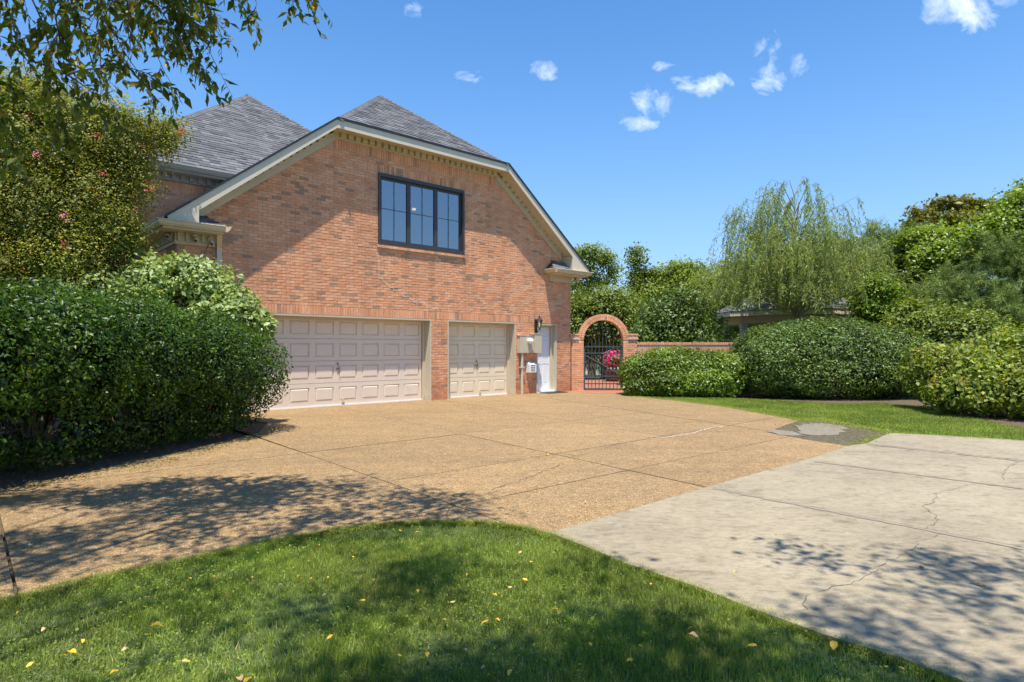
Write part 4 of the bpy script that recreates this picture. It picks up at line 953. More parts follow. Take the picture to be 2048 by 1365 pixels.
# low white picket fence in the back garden
pf = empty('picket_fence', (4.4,31,0), 0, 'low white picket fence seen through the garden gate', 'fence')
q = MB(); q.box(-3.5,3.5,-.02,.02,.25,.32); q.box(-3.5,3.5,-.02,.02,.85,.92); q.build('rail', M['white'], pf)
for i in range(40):
    x = -3.45+i*.175; q = MB(); q.prism([(x-.045,.05),(x+.045,.05),(x+.045,1.02),(x,1.09),(x-.045,1.02)], 'y', -.045, -.021); q.build('picket', M['white'], pf)
print('gate done')
# ---------------------------------------------------------------- gazebo
gz = empty('gazebo', (12.2,27,0), 0, 'open gazebo with low shingled roof and round grey columns behind the willow', 'gazebo')
q = MB(); Rg, Ze, Za = 3.35, 2.93, 4.55
def oct_(R, z, n=8, ph=.39): return [(R*math.cos(ph+2*math.pi*i/n), R*math.sin(ph+2*math.pi*i/n), z) for i in range(n)]
o1 = oct_(Rg,Ze); q.add(o1+oct_(.1,Za), [(i,(i+1)%8,8+(i+1)%8,8+i) for i in range(8)]); gr_ = q.build('roof', M['black'], gz)
sh_all = []
for i in range(8):
    a, b = Vector(o1[i]), Vector(o1[(i+1)%8]); E_ = (b-a); mid = (a+b)/2; V_ = Vector((0,0,Za))-mid; Lb = E_.length
    shingle_face(a+Vector((0,0,.006)), E_, V_, [(0,0),(Lb,0),(Lb/2,V_.length)], .17)
mb = MB()
for vs, r in sh_all: mb.add(vs, SHF, min(1,r*1.1+.1))
mb.build('shingle', M['shingle'], gr_, kind='stuff')
q = MB(); o1 = oct_(Rg-.02,Ze-.2); o2 = oct_(Rg-.02,Ze-.01); o3 = oct_(Rg-.1,Ze-.2); o4 = oct_(Rg-.1,Ze-.01)
q.add(o1+o2+o3+o4, [(i,(i+1)%8,8+(i+1)%8,8+i) for i in range(8)]+[(16+i,24+i,24+(i+1)%8,16+(i+1)%8) for i in range(8)]+[(i,16+i,16+(i+1)%8,(i+1)%8) for i in range(8)]); q.build('fascia', M['fascia'], gz)
q = MB(); o1 = oct_(2.75,2.45); o2 = oct_(2.75,2.74); o3 = oct_(2.5,2.45); o4 = oct_(2.5,2.74)
q.add(o1+o2+o3+o4, [(i,(i+1)%8,8+(i+1)%8,8+i) for i in range(8)]+[(16+i,24+i,24+(i+1)%8,16+(i+1)%8) for i in range(8)]+[(i,16+i,16+(i+1)%8,(i+1)%8) for i in range(8)]+[(8+i,8+(i+1)%8,24+(i+1)%8,24+i) for i in range(8)]); q.build('beam', M['trim'], gz)
for (x,y,_) in oct_(2.62,0): q = MB(); q.lathe([(.22,0),(.22,.1),(.17,.14),(.16,.2),(.14,2.25),(.17,2.3),(.19,2.44)], (x,y,0), 14); q.build('column', M['column'], gz)
q = MB(); q.lathe([(3.0,0),(3.0,.12)], (0,0,0), 8); q.build('floor', M['mortar'], gz)

# ---------------------------------------------------------------- shrubs
def shrub(name, label, cat, blobs, mat, n, size, asp, base, parts=0, group=None, lo=.78, extra=None, view=None, inside=.78, bump=.08, upn=.35, rand=.6, mask=None, branches=True, corecol='twig', T=None):
    t = empty(name, (base[0],base[1],0), 0, label, cat, group); o = (base[0],base[1],0)
    P, N = blob_points(blobs, n, lo, 1.03, inside, bump)
    if mask is not None: k = mask(P); P, N = P[k], N[k]
    N = N+np.array([0,0,upn])+rng.normal(size=N.shape)*rand
    tw = vnoise(P[:,0]*1.0+P[:,2],P[:,1]-P[:,2],3.0)
    leafset('foliage', P, N, size, asp, np.clip(rng.random(len(P))*.7+tw*.3,0,1), mat, t, parts, origin=o, view=view)
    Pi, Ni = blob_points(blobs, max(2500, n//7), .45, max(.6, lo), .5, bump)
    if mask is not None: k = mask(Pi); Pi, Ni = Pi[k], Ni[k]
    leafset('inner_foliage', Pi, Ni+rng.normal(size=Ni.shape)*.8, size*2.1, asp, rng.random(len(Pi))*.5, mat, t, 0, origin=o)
    if branches: core(blobs, M[corecol], t, .75, o)
    if extra: extra(t, P, N, o)
    return t
def bx3(x, y, Y, w, h, d=None):   # ellipsoid from photograph position: pixel centre, distance, half sizes in pixels
    X, _, Z = PX(x, y, Y); rx = w/F*Y; return (X, Y, Z, rx, d or rx*.9, h/F*Y)
# big holly hedge on the left, along the driveway
hb = []
pts_ = [(-6.40,3.6),(-6.15,4.8),(-5.9,6.0),(-5.65,7.2),(-5.38,8.4),(-5.1,9.5),(-4.92,10.2)]
for i,(x,y) in enumerate(pts_):
    zt_ = [0,0,0,0,.02,.14,.30][i]; hb += [(x+.05,y,1.30-zt_,1.12,1.05,.92-zt_*.3)]
    if i > 0: hb += [(x-1.3,y+.2,1.2,1.2,1.1,1.0)]
    hb += [(x+.0,y,.5,.90,.95,.55)]
hb[-1] = (-4.95,10.2,.5,.85,.8,.55)
hb += [(-8.3,8.8,1.2,1.2,1.2,1.0),(-8.2,10,1.2,1.2,1.2,1.0),(-6.6,11.0,.9,1.1,.9,.8)]
def hmask(P):      # an open hollow under the near end of the hedge
    r = P[:,0]/np.maximum(P[:,1],.1); z = P[:,2]; Y = P[:,1]
    zc = 1.4-.125*Y; hole = (r < -.735) & (np.abs(z-zc) < .17) & (Y < 12)
    low = (z < .8) & (rng.random(len(P)) < .5*np.clip((.9-z)/.35,0,1))
    return ~((hole & (rng.random(len(P)) < .86)) | low)
hedge_view = lambda P: (P[:,0] > -5.9)
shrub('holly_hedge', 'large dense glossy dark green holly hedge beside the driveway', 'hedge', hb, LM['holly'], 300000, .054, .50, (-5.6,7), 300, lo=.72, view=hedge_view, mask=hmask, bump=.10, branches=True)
# viburnum behind it
vb = [bx3(235,590,11.0,60,36,.7),bx3(330,565,11.2,70,48,.7),bx3(410,580,11.2,60,48,.6),bx3(475,618,11.2,48,40,.5),bx3(522,655,11.2,26,34,.35),bx3(365,535,11.1,34,24,.5),bx3(440,640,10.9,80,40,.5),bx3(300,620,10.9,80,40,.6)]
def vib_extra(t, P, N, o):
    mb = MB(); LP = []; LN = []
    for (x,y,z0,z1) in [(-6.55,11.1,2.4,3.35),(-6.2,11.15,2.4,3.1),(-6.9,11.1,2.4,2.9),(-5.6,11.2,1.9,2.55),(-5.2,11.2,1.7,2.3),(-4.85,11.2,1.2,2.0),(-7.3,11,2.2,2.8),(-5.9,11.1,2.2,2.85),(-4.7,11.15,1.1,1.8),(-7.0,11,2.2,3.0),(-6.0,11,2.2,2.95),(-5.75,11,2.0,2.7),(-5.4,11,1.8,2.5),(-7.6,11,2.0,2.7),(-5.0,11,1.5,2.25),(-6.75,11,2.4,3.15),(-6.35,10.9,2.3,3.05),(-4.55,11.0,1.2,1.75),(-4.8,10.9,1.4,2.1)]:
        a = random.uniform(-.25,.3); tip = (x+a,y-.15,z1); mb.tube([(x-o[0],y-o[1],z0),(tip[0]-o[0]-.03,tip[1]-o[1],z1-.2),(tip[0]-o[0]+.08,tip[1]-o[1],z1-.03)], [.012,.007,.004], 5)
        for k in range(15): q = k/15; s = (-1)**k; LP.append((lerp(x,tip[0],q)+s*.03, lerp(y,tip[1],q)+random.uniform(-.04,.04), lerp(z0,z1,q))); LN.append((s*.5+random.gauss(0,.3), -.5+random.gauss(0,.4), .8))
    mb.build('shoots', M['twig'], t, kind='stuff'); leafset('shoot_leaves', np.array(LP), np.array(LN), .105, .62, rng.random(len(LP)), LM['vib'], t, origin=o)
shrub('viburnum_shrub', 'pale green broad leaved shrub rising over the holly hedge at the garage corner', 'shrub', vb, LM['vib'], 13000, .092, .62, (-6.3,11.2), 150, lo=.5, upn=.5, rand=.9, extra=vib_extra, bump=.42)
# right side shrubs
lowb = [(3.95,18.6,.62,.75,.7,.66),(4.8,18.6,.75,.9,.85,.72),(5.7,18.5,.68,.95,.9,.68),(6.5,18.4,.68,.9,.95,.66),(3.75,18.25,.25,.5,.45,.35),(4.7,18.2,.4,.9,.7,.5),(5.8,18.0,.4,.95,.8,.5)]
shrub('low_hedge', 'low mid green clipped hedge before the garden wall', 'hedge', lowb, LM['lowhedge'], 42000, .075, .55, (5.2,18.6), 0, bump=.10)
mob = [(8.0,18.2,1.05,1.5,1.4,1.1),(9.6,18.2,1.10,1.75,1.5,1.18),(11.0,18.1,.95,1.3,1.4,1.05),(7.5,18.0,.85,.95,1.2,1.02),(9.2,17.8,.6,2.4,1.3,.75),(8.7,18.3,1.3,1.3,1.2,1.0)]
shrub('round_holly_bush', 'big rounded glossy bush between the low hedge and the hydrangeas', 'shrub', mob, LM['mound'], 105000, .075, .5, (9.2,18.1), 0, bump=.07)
hyb = [(10.0,13.3,.75,1.0,1.0,.70),(11.2,13.0,.85,1.2,1.1,.80),(12.6,12.9,.9,1.3,1.2,.85),(9.4,12.8,.45,.7,.7,.42),(10.6,12.3,.5,1.0,.8,.5),(11.6,13.9,1.2,1.1,1.0,.75),(9.9,14.2,.8,.9,.8,.75),(14.1,12.7,.9,1.2,1.1,.85),(15.4,12.6,.85,1.1,1.1,.8)]
def hyd_extra(t, P, N, o):
    k = rng.choice(len(P), 120, replace=False); C = P[k][P[k][:,2] < 1.3]; C = C[C[:,1] < 13.4][:40]
    Q = np.repeat(C, 45, axis=0)+rng.normal(size=(len(C)*45,3))*np.array([.05,.05,.07]); leafset('dried_flower_heads', Q, rng.normal(size=Q.shape), .03, .8, rng.random(len(Q)), LM['panicle'], t, origin=o)
    mb = MB(); LP = []
    for i in range(26):
        x = random.uniform(9.4,12.6); y = random.uniform(12.6,14); z = 1.45+random.uniform(-.2,.2); mb.tube([(x-o[0],y-o[1],z-.5),(x+random.uniform(-.1,.1)-o[0],y-o[1],z+.25)], [.008,.004], 5)
        for k_ in range(14): LP.append((x+random.gauss(0,.07),y+random.gauss(0,.07),z-.2+k_*.035))
    mb.build('shoots', M['twig'], t, kind='stuff'); leafset('shoot_leaves', np.array(LP), np.array(LP)*0+np.array([0,-.4,.8])+rng.normal(size=(len(LP),3))*.5, .10, .7, rng.random(len(LP))*.8, LM['hyd'], t, origin=o)
shrub('hydrangea_bank', 'yellow green oak leaved hydrangeas with brown flower heads at the right edge', 'shrub', hyb, LM['hyd'], 34000, .09, .72, (11,13.1), 150, lo=.6, bump=.2, rand=.75, extra=hyd_extra)
bb = [(6.0,23.2,1.7,1.6,1.4,1.6),(5.2,23,1.2,1.2,1.2,1.3),(7.2,23.4,1.4,1.1,1.2,1.35),(6.3,23.5,2.8,1.1,1.0,.95),(6.6,22.6,.9,1.6,1.0,1.0)]
shrub('holly_bush', 'big dark green broad leaved bush standing behind the garden wall', 'shrub', bb, LM['mound'], 42000, .11, .6, (6.1,23.2), 0, lo=.6, bump=.14, rand=.8)
# terracotta edging pot seen under the hedge
tp = empty('terracotta_pot', (-8.35,11.0,0), 0, 'small terracotta pot on the mulch seen under the left hedge', 'pot')
q = MB(); q.lathe([(.10,0),(.14,.24),(.16,.24),(.16,.30),(.13,.30)], (0,0,0), 16); q.build('pot', M['terracotta'], tp)
q = MB(); q.lathe([(.0,.26),(.13,.27)], (0,0,0), 12); q.build('soil', M['mulch'], tp)

# ---------------------------------------------------------------- trees
def myrtle():
    bl = [bx3(100,270,11,110,95),bx3(215,285,11.2,75,75),bx3(300,275,11.4,48,32),bx3(255,360,11.2,52,45),bx3(180,420,11,95,70),bx3(60,420,11,110,90),bx3(160,520,11,110,60),bx3(20,540,11,100,60),bx3(-90,330,11,140,150),bx3(-100,520,11,130,80),bx3(60,205,11,60,50),bx3(235,470,10.9,40,40),bx3(345,262,11.5,18,14)]
    t = tree('crape_myrtle', 'tall crape myrtle with yellowing leaves and a few pink flowers beside the house', 'tree', bl, LM['myrtle'], 2900, 70, .13, .05, .6, (-8.9,11.0), .10, 'bark_grey', parts=0, flat=1.1, lo=.45)
    P, N, rnd, C = cluster_leaves([bx3(330,270,11.1,50,35),bx3(240,350,10.6,70,90),bx3(90,400,10.4,120,160)], 16, 16, .035, 1.3, .8)
    leafset('pink_flowers', P, N, .03, .9, rnd, LM['pink'], t, origin=(-8.9,11,0))
    # upright seed sprays
    P, N, rnd, C = cluster_leaves(bl, 700, 26, .045, 3.0, 1.0, 1.22); leafset('seed_heads', P, N, .022, .8, rng.random(len(P))*.3+.7, LM['myrtle'], t, origin=(-8.9,11,0))
myrtle()
def willow():
    bx_, by_ = 10.6, 22.6; t = empty('weeping_willow', (bx_,by_,0), 0, 'weeping willow with long trailing strands in front of the gazebo', 'tree')
    tr = MB(); tr.tube([(0,0,-.1),(.05,0,1.2),(-.1,0,2.4),(-.25,0,3.8),(-.2,.1,5.4),(.0,.1,6.8)], [.2,.16,.14,.11,.06,.02], 9); tr.build('trunk', M['bark'], t)
    br = MB(); LP=[]; LT=[]; tips = []
    specs = []
    for i in range(240):
        a = random.uniform(0, 6.283); R_ = 3.75*random.random()**.42*(1.06 if math.cos(a) < 0 else 1.05); top = 7.9*(1-.36*(R_/3.7)**3.2)*random.uniform(.93,1.0); hz = top*random.uniform(.52,1.0) if R_ < 2.2 else top*random.uniform(.62,1.0); specs.append((a,hz,R_))
    for a,hz,R_ in specs:
        z0 = max(random.uniform(2.5,3.1), hz-R_*.6-.3); x0 = -.2; e = Vector((R_*math.cos(a), R_*.75*math.sin(a), hz)); s = Vector((x0,0,z0)); m_ = (s*.45+e*.55)+Vector((0,0,.35)); br.tube([s,m_,e], [.02,.010,.004], 5)
        for j in range(8):
            q = random.uniform(.45,1); p = s.lerp(e,q)+Vector((0,0,.3*math.sin(q*3.14))); out = Vector((math.cos(a)+random.gauss(0,.6),math.sin(a)+random.gauss(0,.6),.15)).normalized()
            L_ = random.uniform(.6,2.5)*(.75 if p.z < 3 else 1); n_ = int(L_/.06); pts = []; v = out*.5; pos = p.copy(); zstop = random.uniform(2.7,4.2)
            for k in range(n_):
                v = v.lerp(Vector((out.x*.16,out.y*.16,-1)), .17); pos = pos+v.normalized()*.06; pts.append(pos.copy())
                if pos.z < zstop: break
            if len(pts) > 3: br.tube(pts[::5]+[pts[-1]], .0035, 3, caps=False)
            for k, pp_ in enumerate(pts):
                if k > 0:
                    LP.append(pp_); LT.append(Vector((random.gauss(0,.45),random.gauss(0,.45),-.9)))
                    if random.random() < .4: LP.append(pp_); LT.append(Vector((random.gauss(0,.6),random.gauss(0,.6),-.6)))
    br.build('branches', M['willow_twig'], t)
    LP = np.array([tuple(p) for p in LP]); LT = np.array([tuple(p) for p in LT]); print('willow leaves', len(LP))
    leafset('leaves', LP, rng.normal(size=LP.shape)+np.array([0,-.6,.5]), .135, .19, np.clip(.2+.6*rng.random(len(LP))+rng.normal(size=len(LP))*.1,0,1), LM['willow'], t, T=LT)
willow()
E0 = dict()
tree('background_tree', 'tall open crowned tree rising just right of the house corner', 'tree', [bx3(1190,512,31,34,18),bx3(1160,555,31,32,36),bx3(1208,556,31,24,20),bx3(1175,620,31,46,40),bx3(1150,515,32,18,14),bx3(1225,535,31,12,9)], LM['mid'], 210, 64, .24, .125, .6, (4.0,31), .16, flat=.5)
tree('sweetgum_tree', 'narrow upright dark green tree against the sky beyond the arch', 'tree', [bx3(1273,530,34,14,28),bx3(1284,565,34,26,24),bx3(1308,562,34,20,22),bx3(1270,502,34,5,9),bx3(1292,615,34,38,36)], LM['dark'], 210, 64, .26, .13, .7, (7.2,34), .14)
tree('background_tree', 'rounded mid green tree behind the big bush and garden wall', 'tree', [bx3(1355,548,33,26,18),bx3(1370,575,33,36,34),bx3(1330,595,33,34,30),bx3(1388,545,33,16,13)], LM['mid'], 300, 64, .34, .14, .65, (9.2,33), .15)
tree('background_tree', 'low dark tree seen through and above the brick arch', 'tree', [bx3(1180,640,28,60,55),bx3(1235,650,28,52,48),bx3(1215,610,28,45,30),bx3(1150,670,28,30,60),bx3(1260,620,29,28,40)], LM['dark'], 520, 60, .30, .135, .6, (4.2,28), .14)
tree('background_tree', 'mid green tree filling the gap left of the willow', 'tree', [bx3(1430,590,31,44,45),bx3(1400,620,31,40,50),bx3(1470,560,32,42,36),bx3(1500,620,33,60,50)], LM['mid'], 520, 60, .36, .145, .6, (10.4,31), .15)
tree('background_tree', 'dark tree hidden behind the willow and gazebo', 'tree', [bx3(1600,560,34,80,60),bx3(1680,540,34,70,70),bx3(1560,620,34,80,60),bx3(1700,620,33,70,60)], LM['dark'], 700, 60, .4, .19, .6, (16.5,34), .18)
def pine(label, blobs, nc, base, trunk_r=.16):
    t = empty('pine_tree', (base[0],base[1],0), 0, label, 'tree'); o = (base[0],base[1],0)
    C, D = blob_points(blobs, nc, .5, 1.0, .35, .1, .3); per = 75
    ax = norm(D+np.array([0,0,.35])+rng.normal(size=D.shape)*.35)
    A = np.repeat(ax, per, axis=0); P = np.repeat(C, per, axis=0)+A*rng.uniform(-.28,.28,(len(C)*per,1))
    Tn = norm(A*.8+norm(rng.normal(size=A.shape))*.8)
    leafset('needles', P, rng.normal(size=A.shape), .15, .085, np.clip(np.repeat(rng.random(len(C)),per)*.5+rng.random(len(P))*.5,0,1), LM['pine'], t, T=Tn, origin=o)
    mb = MB(); h = max(b[2]+b[5] for b in blobs)*.93; mb.tube([(0,0,0),(.1,0,h*.5),(0,0,h)], [trunk_r,trunk_r*.7,.03], 8); mb.build('trunk', M['bark'], t)
    lb_ = MB()
    for i in range(0, len(C), max(1,len(C)//60)): e = C[i]-np.array(o); lb_.tube([(0,0,max(.5,e[2]-.5)),((e[0])/2,(e[1])/2,e[2]-.25),tuple(e)], [.05,.03,.01], 5)
    lb_.build('limbs', M['bark'], t)
pine('blue green pine standing just right of the willow', [bx3(1800,490,24,38,38),bx3(1835,520,24,46,52),bx3(1790,550,24,50,66),bx3(1852,478,24,22,26),bx3(1765,500,24.5,30,40),bx3(1745,465,25,14,20)], 620, (15.6,24))
pine('dark pine with low sweeping boughs behind the hydrangeas', [bx3(1930,560,19.5,50,26),bx3(1990,500,19.5,52,30),bx3(1960,600,19.5,70,30),bx3(1900,640,19.5,70,34),bx3(2030,560,19.5,60,50),bx3(2000,640,19.5,80,44),bx3(1880,600,20,50,30)], 900, (16.0,20.2))
tree('vine_covered_tree', 'bright leafy vine covered tree in the middle of the right hand trees', 'tree', [bx3(1885,520,22,54,44),bx3(1915,490,22.5,62,28),bx3(1870,570,22,44,36),bx3(1845,480,23,40,18)], LM['vine'], 520, 60, .24, .115, .75, (15.8,22.4), .15)
tree('vine_covered_tree', 'tall bright green vine covered tree at the right edge', 'tree', [bx3(2015,455,20,50,38),bx3(2060,425,20,55,40),bx3(1985,490,20,42,30),bx3(2070,500,20,60,60),bx3(2056,380,20.5,14,12),bx3(2110,440,20,60,70)], LM['vine'], 800, 62, .22, .105, .75, (17.3,20.6), .16)
tree('golden_tree', 'olive gold crowned tree showing above the vine covered trees', 'tree', [bx3(1845,425,33,22,11),bx3(1890,408,33,24,14),bx3(1930,412,33,26,15),bx3(1970,415,33,22,13),bx3(1900,442,33,62,10),bx3(1835,448,33,18,8)], LM['gold'], 150, 42, .22, .2, .6, (23.3,33), .18, flat=.45)
tree('lime_shrub', 'yellow green sapling between the round bush and the pines', 'tree', [bx3(1760,590,20.5,34,44),bx3(1775,640,20.5,44,40),bx3(1740,620,21,30,30),bx3(1820,640,21,50,44)], LM['lime'], 330, 46, .2, .10, .6, (12.6,20.8), .06)
tree('background_shrub', 'dark understory shrub filling the shade below the pines', 'shrub', [bx3(1850,650,18.5,60,40),bx3(1800,680,18.5,40,30),bx3(1930,670,18,70,40)], LM['dark'], 420, 50, .22, .11, .6, (13.2,18.6), .06)
# the wood beyond the garden: one far mass
def wood():
    bl = []
    for i in range(34):
        a = -12+i*2.3; bl.append((a, 44+random.uniform(-2,3), 2.8+random.uniform(-.4,.6), 2.6, 2.2, 3.0+random.uniform(-.5,.7)))
    P, N, rnd, C = cluster_leaves(bl, 2200, 34, .6, .6, .55); o_ = leafset('distant_wood', P, N, .30, .7, rnd, LM['dark'], None); tag(o_, 'dark mass of trees closing the view beyond the garden', 'woodland', kind='stuff')
wood()
print('trees done')
# ---------------------------------------------------------------- the shade tree overhead (trunk beside the camera, drooping boughs upper left)
sb = (-5.2,-2.6)
st = empty('shade_tree', (sb[0],sb[1],0), 0, 'overhanging shade tree with drooping leafy boughs at the upper left', 'tree'); so_ = (sb[0],sb[1],0)
reg = []     # patches of ground that lie in its shade: polygon, clusters, radius
reg.append(([(-7.5,6.2),(-5.2,5.7),(-3.7,6.3),(-2.6,6.75),(-1.5,6.3),(-.4,5.7),(.5,5.5),(.35,5.15),(-.5,5.0),(-1.8,4.7),(-3.2,3.6),(-5.5,2.4),(-8,2)], 150))
reg.append(([(-3.0,3.8),(-1.8,4.5),(-.6,4.9),(.1,4.75),(.3,4.3),(.9,3.7),(1.3,3.2),(1.7,2.5),(1.6,1.0),(-3.5,1.0)], 38))
reg.append(([(1.5,4.15),(2.0,4.3),(2.6,4.2),(3.6,4.1),(4.6,3.7),(5,1),(1.9,1.0),(1.5,3.0),(1.35,3.5)], 34))
reg.append(([(-2.0,2.2),(1.9,2.4),(2.2,3.1),(1.2,3.2),(0,2.9),(-2.2,3.0)], 26))
reg.append(([(-8,1),(5,1),(5,-3),(-8,-3)], 220))
CC = []
for poly, n_ in reg:
    xs = [p[0] for p in poly]; ys = [p[1] for p in poly]; c_ = 0; A_ = np.array(poly)
    while c_ < n_:
        x = random.uniform(min(xs),max(xs)); y = random.uniform(min(ys),max(ys))
        if not inpoly(np.array([[x,y]]), poly)[0]: continue
        h = random.uniform(4.6,8.2); Yc = y-.318*h
        if Yc > 0 and (h-1.4)/Yc < .66: h = 1.4+.66*(y)/(1+.66*.318)+.4; Yc = y-.318*h
        CC.append((x,Yc,h)); c_ += 1
CC = np.array(CC); per = 125
P = np.repeat(CC, per, axis=0)+rng.normal(size=(len(CC)*per,3))*np.array([.185,.185,.14])
ok = ~((P[:,1] > .2) & ((P[:,2]-1.4) < .60*P[:,1])); P = P[ok]
leafset('crown', P, np.array([0,0,.8])+rng.normal(size=P.shape)*.5, .085, .46, rng.random(len(P)), LM['shade'], st, origin=so_)
tk = MB(); tk.tube([(0,0,-.1),(.1,.1,1.5),(.3,.3,3.2),(.8,.6,5),(1.3,.9,7),(1.6,1,8.4)], [.34,.27,.23,.17,.1,.04], 12); tk.build('trunk', M['bark'], st)
lb_ = MB()
for i in range(0, len(CC), 9):
    e = CC[i]-np.array(so_); z0 = min(6.5, max(3, e[2]-1.5)); s = Vector((.8*z0/5,.6*z0/5,z0)); e = Vector(tuple(e)); m_ = (s+e)/2+Vector((0,0,.3)); lb_.tube([s,m_,e], [.05,.03,.008], 5)
# drooping boughs inside the view
TW = []
for (x0,y0,x1,y1,Y) in [(-60,-80,20,330,4.6),(10,-80,120,265,4.9),(120,-80,245,262,4.7),(170,-80,310,200,5.0),(190,-80,200,215,4.4),(240,-60,338,170,5.2),(270,-70,405,150,4.6),(310,-80,432,128,4.9),
                        (340,-80,445,78,5.1),(380,-80,432,62,4.5),(430,-90,498,46,4.8),(470,-90,512,18,5.0),(585,-60,618,26,4.9),(600,-70,580,2,4.8),(90,-60,160,180,4.6),(150,-60,90,150,5.0),(220,-80,260,120,4.6),(300,-80,330,90,5.2),(350,-60,380,100,4.8),(0,-60,60,160,4.8),(-40,60,40,290,5.0),(60,120,225,235,4.8),(130,150,300,150,4.6),(200,-60,420,20,4.6),(100,-60,300,60,5.2),(20,-40,180,60,4.9),(250,10,395,60,5.0),(-60,150,60,200,4.6)]:
    TW.append((PX(x0,y0,Y), PX(x1,y1,Y+random.uniform(-.2,.2))))
LP=[]; LT=[]; LN=[]
for a, b in TW:
    a = Vector(a); b = Vector(b); L_ = (b-a).length; pts = []; side = Vector((random.gauss(0,.1),random.gauss(0,.15),.18))
    for k in range(12): q = k/11; pts.append(a.lerp(b,q)+side*math.sin(q*3.1)*L_*.5+Vector((random.gauss(0,.008),random.gauss(0,.008),0)))
    lb_.tube([p-Vector(so_) for p in pts], [lerp(.009,.002,k/11) for k in range(12)], 5)
    nb = int(L_*17)
    for j in range(nb):
        q = random.uniform(.12,1); i = min(10,int(q*11)); p = pts[i].lerp(pts[i+1], q*11-i); d = (b-a).normalized()
        tw = (d*.6+Vector((random.gauss(0,.7),random.gauss(0,.7),random.gauss(-.25,.35)))).normalized(); tl = random.uniform(.10,.34)
        e = p+tw*tl+Vector((0,0,-.05)); lb_.tube([p-Vector(so_),e-Vector(so_)], [.0025,.0012], 3, caps=False)
        for k in range(int(tl/.028)):
            r_ = p.lerp(e,(k+1)/(tl/.028)); LP.append(tuple(r_)); s_ = (-1)**k; sd = tw.cross(Vector((0,0,1)))*s_
            LT.append(tuple(tw*.5+sd*.5+Vector((random.gauss(0,.2),random.gauss(0,.2),-.75)))); LN.append((random.gauss(0,.7),random.gauss(-.3,.6),random.gauss(.5,.4)))
lb_.build('limbs', M['bark'], st)
LP = np.array(LP); print('bough leaves', len(LP))
leafset('leaves', LP, np.array(LN), .078, .44, rng.random(len(LP)), LM['shade'], st, 300, T=np.array(LT), origin=so_, jit=.45)

# ---------------------------------------------------------------- fallen leaves, each a thing
fl_mats = {'yellow': plain('fallen_yellow', (.72,.42,.03), .6, .15, 30), 'brown': plain('fallen_brown', (.20,.085,.035), .7, .25, 30), 'tan': plain('fallen_tan', (.50,.33,.15), .7, .2, 30)}
meshes = {}
for c_ in fl_mats:
    for v in range(4):
        mb = MB(); n_ = 7; L_ = 1.0; vs = []; cu = random.uniform(.15,.5)
        for i in range(n_+1):
            t_ = i/n_; w = .24*math.sin(math.pi*min(1,t_*1.02))**.8+.005; z = cu*.35*math.sin(t_*3.1)+.05*math.sin(t_*9+v); x = (t_-.5)
            vs += [(x,-w,z+w*cu),(x,0,z),(x,w,z+w*cu*1.2)]
        fs = [q for i in range(n_) for q in ((3*i,3*i+3,3*i+4,3*i+1),(3*i+1,3*i+4,3*i+5,3*i+2))]
        mb.add(vs, fs); mb.tube([(.5,0,vs[-2][2]),(.68,.03,0)], .012, 4); meshes[c_,v] = mb.mesh('fallen_leaf', fl_mats[c_], True)
def fleaf(x, y, col, size, label, group, z=.03):
    X, Y = G(x, y, z); me = meshes[col, random.randrange(4)]; o_ = bpy.data.objects.new('fallen_leaf', me); COL.objects.link(o_); o_.location = (X,Y,z); o_.scale = (size*.68,)*3
    o_.rotation_euler = (random.uniform(-.4,.4), random.uniform(-.3,.3), random.uniform(0,6.28)); tag(o_, label, 'leaf', group)
def place(what, x, y):
    edge = (1205-x*.235 if x < 560 else 1060 if x < 1050 else 1060+(x-1050)*.36); d = y-edge
    row = 'at the lawn edge by the driveway' if d < 35 else 'a little inside the lawn edge' if d < 90 else 'in the upper lawn' if d < 150 else 'in the lower lawn' if y < 1300 else 'near the bottom of the lawn'
    col = ['far left','left','left of centre','centre','right of centre','right','far right'][min(6, int(x/290))]
    return f'{what}, {row}, {col}'
named = [(142,1308,'yellow',.10,'long curled yellow leaf near the bottom left corner of the lawn'),(312,1252,'yellow',.085,'bright yellow leaf standing upright on the left of the lawn'),(972,1247,'yellow',.085,'yellow leaf lying on the lawn below its centre'),
         (726,1203,'yellow',.075,'broad yellow leaf in the middle of the lawn'),(1668,1292,'yellow',.10,'flat golden leaf at the lawn edge beside the concrete'),(1505,1295,'yellow',.085,'folded golden leaf left of the flat golden leaf near the concrete'),(1387,1272,'tan',.07,'pale tan leaf at the lower right of the lawn'),
         (1384,1258,'yellow',.06,'small golden leaf touching the pale tan leaf at the lower right'),(453,1195,'brown',.07,'dark brown leaf lying in the grass left of centre'),(480,1360,'tan',.08,'tan dry leaf at the bottom edge of the lawn'),(495,1362,'yellow',.07,'yellow leaf beside the tan dry leaf at the bottom edge'),
         (336,1163,'yellow',.08,'long yellow leaf near the lawn edge by the driveway'),(293,1195,'tan',.07,'tan leaf below the long yellow leaf near the lawn edge')]
for x,y,c_,s_,l_ in named: fleaf(x,y,c_,s_,l_,'leaves fallen on the front lawn')
for (x,y) in [(38,1225),(165,1283),(192,1210),(375,1325),(458,1158),(428,1155),(380,1158),(365,1180),(600,1155),(622,1158),(658,1155),(706,1103),(705,1115),(800,1062),(834,1065),(835,1183),(852,1180),(1062,1125),(1050,1160),(990,1190),(995,1240),(880,1280),(890,1240),(799,1312),(855,1310),(1020,1345),(660,1275),(1302,1168),(1110,1220),(1120,1226),(1075,1262),(935,1150),(810,1115),(560,1100),(640,1090),(60,1330),(228,1345),(1180,1290),(1260,1322),(1803,1338),(1773,1335)]:
    fleaf(x,y,'yellow',random.uniform(.035,.06),place('small yellow leaf',x,y),'small yellow leaves on the front lawn')
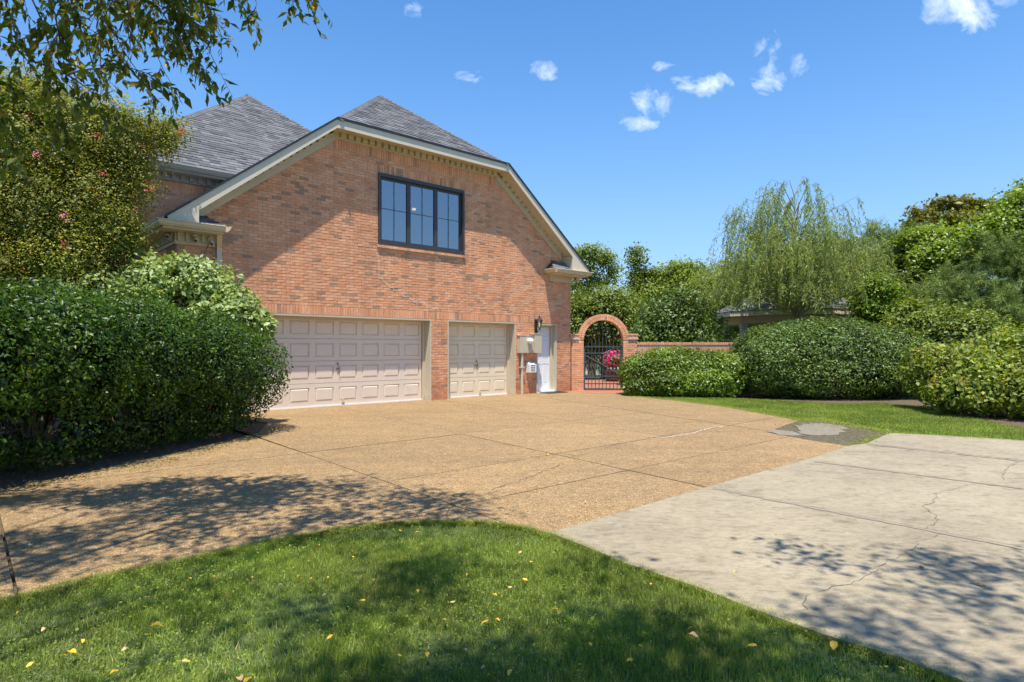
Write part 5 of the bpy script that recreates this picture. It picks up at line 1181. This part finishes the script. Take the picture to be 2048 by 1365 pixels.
for (x,y) in [(88,1260),(250,1300),(560,1170),(505,1155),(650,1192),(748,1160),(905,1205),(1020,1175),(370,1322),(966,1335),(1040,1105),(930,1300),(1330,1250),(1010,1130)]:
    fleaf(x,y,'tan',random.uniform(.035,.06),place('small dry tan leaf',x,y),'small tan leaves on the front lawn')
for (x,y,c_,s_,l_) in [(1843,1135,'brown',.06,'dark brown leaf on the shaded concrete'),(1962,1172,'brown',.09,'long reddish brown leaf on the concrete near the right edge'),(1470,1144,'yellow',.04,'small yellow leaf in the sun on the concrete'),(1645,1090,'yellow',.03,'tiny yellow leaf in the middle of the concrete'),
                       (1552,1070,'brown',.035,'tiny brown leaf in the middle of the concrete'),(1626,1256,'tan',.05,'pale leaf at the edge of concrete and lawn'),(919,1030,'yellow',.05,'yellow leaf on the driveway just above the lawn'),(1095,910,'yellow',.08,'yellow leaf on the driveway joint'),(992,980,'yellow',.06,'yellow leaf on the sunny driveway'),
                       (178,1152,'yellow',.06,'yellow leaf on the shaded driveway near the lawn'),(653,1060,'yellow',.05,'yellow leaf on the driveway beside the lawn edge'),(60,1092,'tan',.07,'long tan leaf on the shaded driveway at the left'),(962,818,'brown',.10,'brown leaf on the driveway in front of the small garage door'),(1008,813,'brown',.08,'brown leaf on the driveway before the white door'),
                       (965,925,'brown',.06,'dark leaf in the middle of the driveway'),(1170,1004,'yellow',.05,'left of the two small yellow leaves near the concrete'),(1192,1003,'yellow',.05,'right of the two small yellow leaves near the concrete'),(1662,890,'yellow',.06,'orange yellow leaf beside the dirt patch')]:
    fleaf(x,y,c_,s_,l_,'leaves lying on the paving',.014)
# fine debris: crumbs of leaf and mulch on the dirt patch, along the hedge foot and the bed edges
P = edge_pts([G(1575,852),G(1640,845),G(1720,862),G(1760,875),G(1700,888)], 700, .22); P2 = edge_pts([(-4.35,7.2),(-4.0,9.6),(-4.15,10.9)], 500, .10); P3_ = edge_pts(bed_edge, 1500, .12); P4 = edge_pts([(-5.6,4.6),(-4.7,6.6),(-4.35,7.6)], 500, .12)
Pd = np.concatenate([P,P2,P3_,P4]); Pd = np.column_stack([Pd, rng.uniform(.004,.012,len(Pd))])
tag(leafset('leaf_litter', Pd, np.array([0,0,1.])+rng.normal(size=Pd.shape)*.3, .028, .5, rng.random(len(Pd)), LM['gold'], None), 'fine brown leaf litter along the beds and on the dirt patch', 'leaf litter', kind='stuff')
print('tris', sum(len(m.loops)-2*len(m.polygons) for m in bpy.data.meshes))
print('done', len(bpy.data.objects))
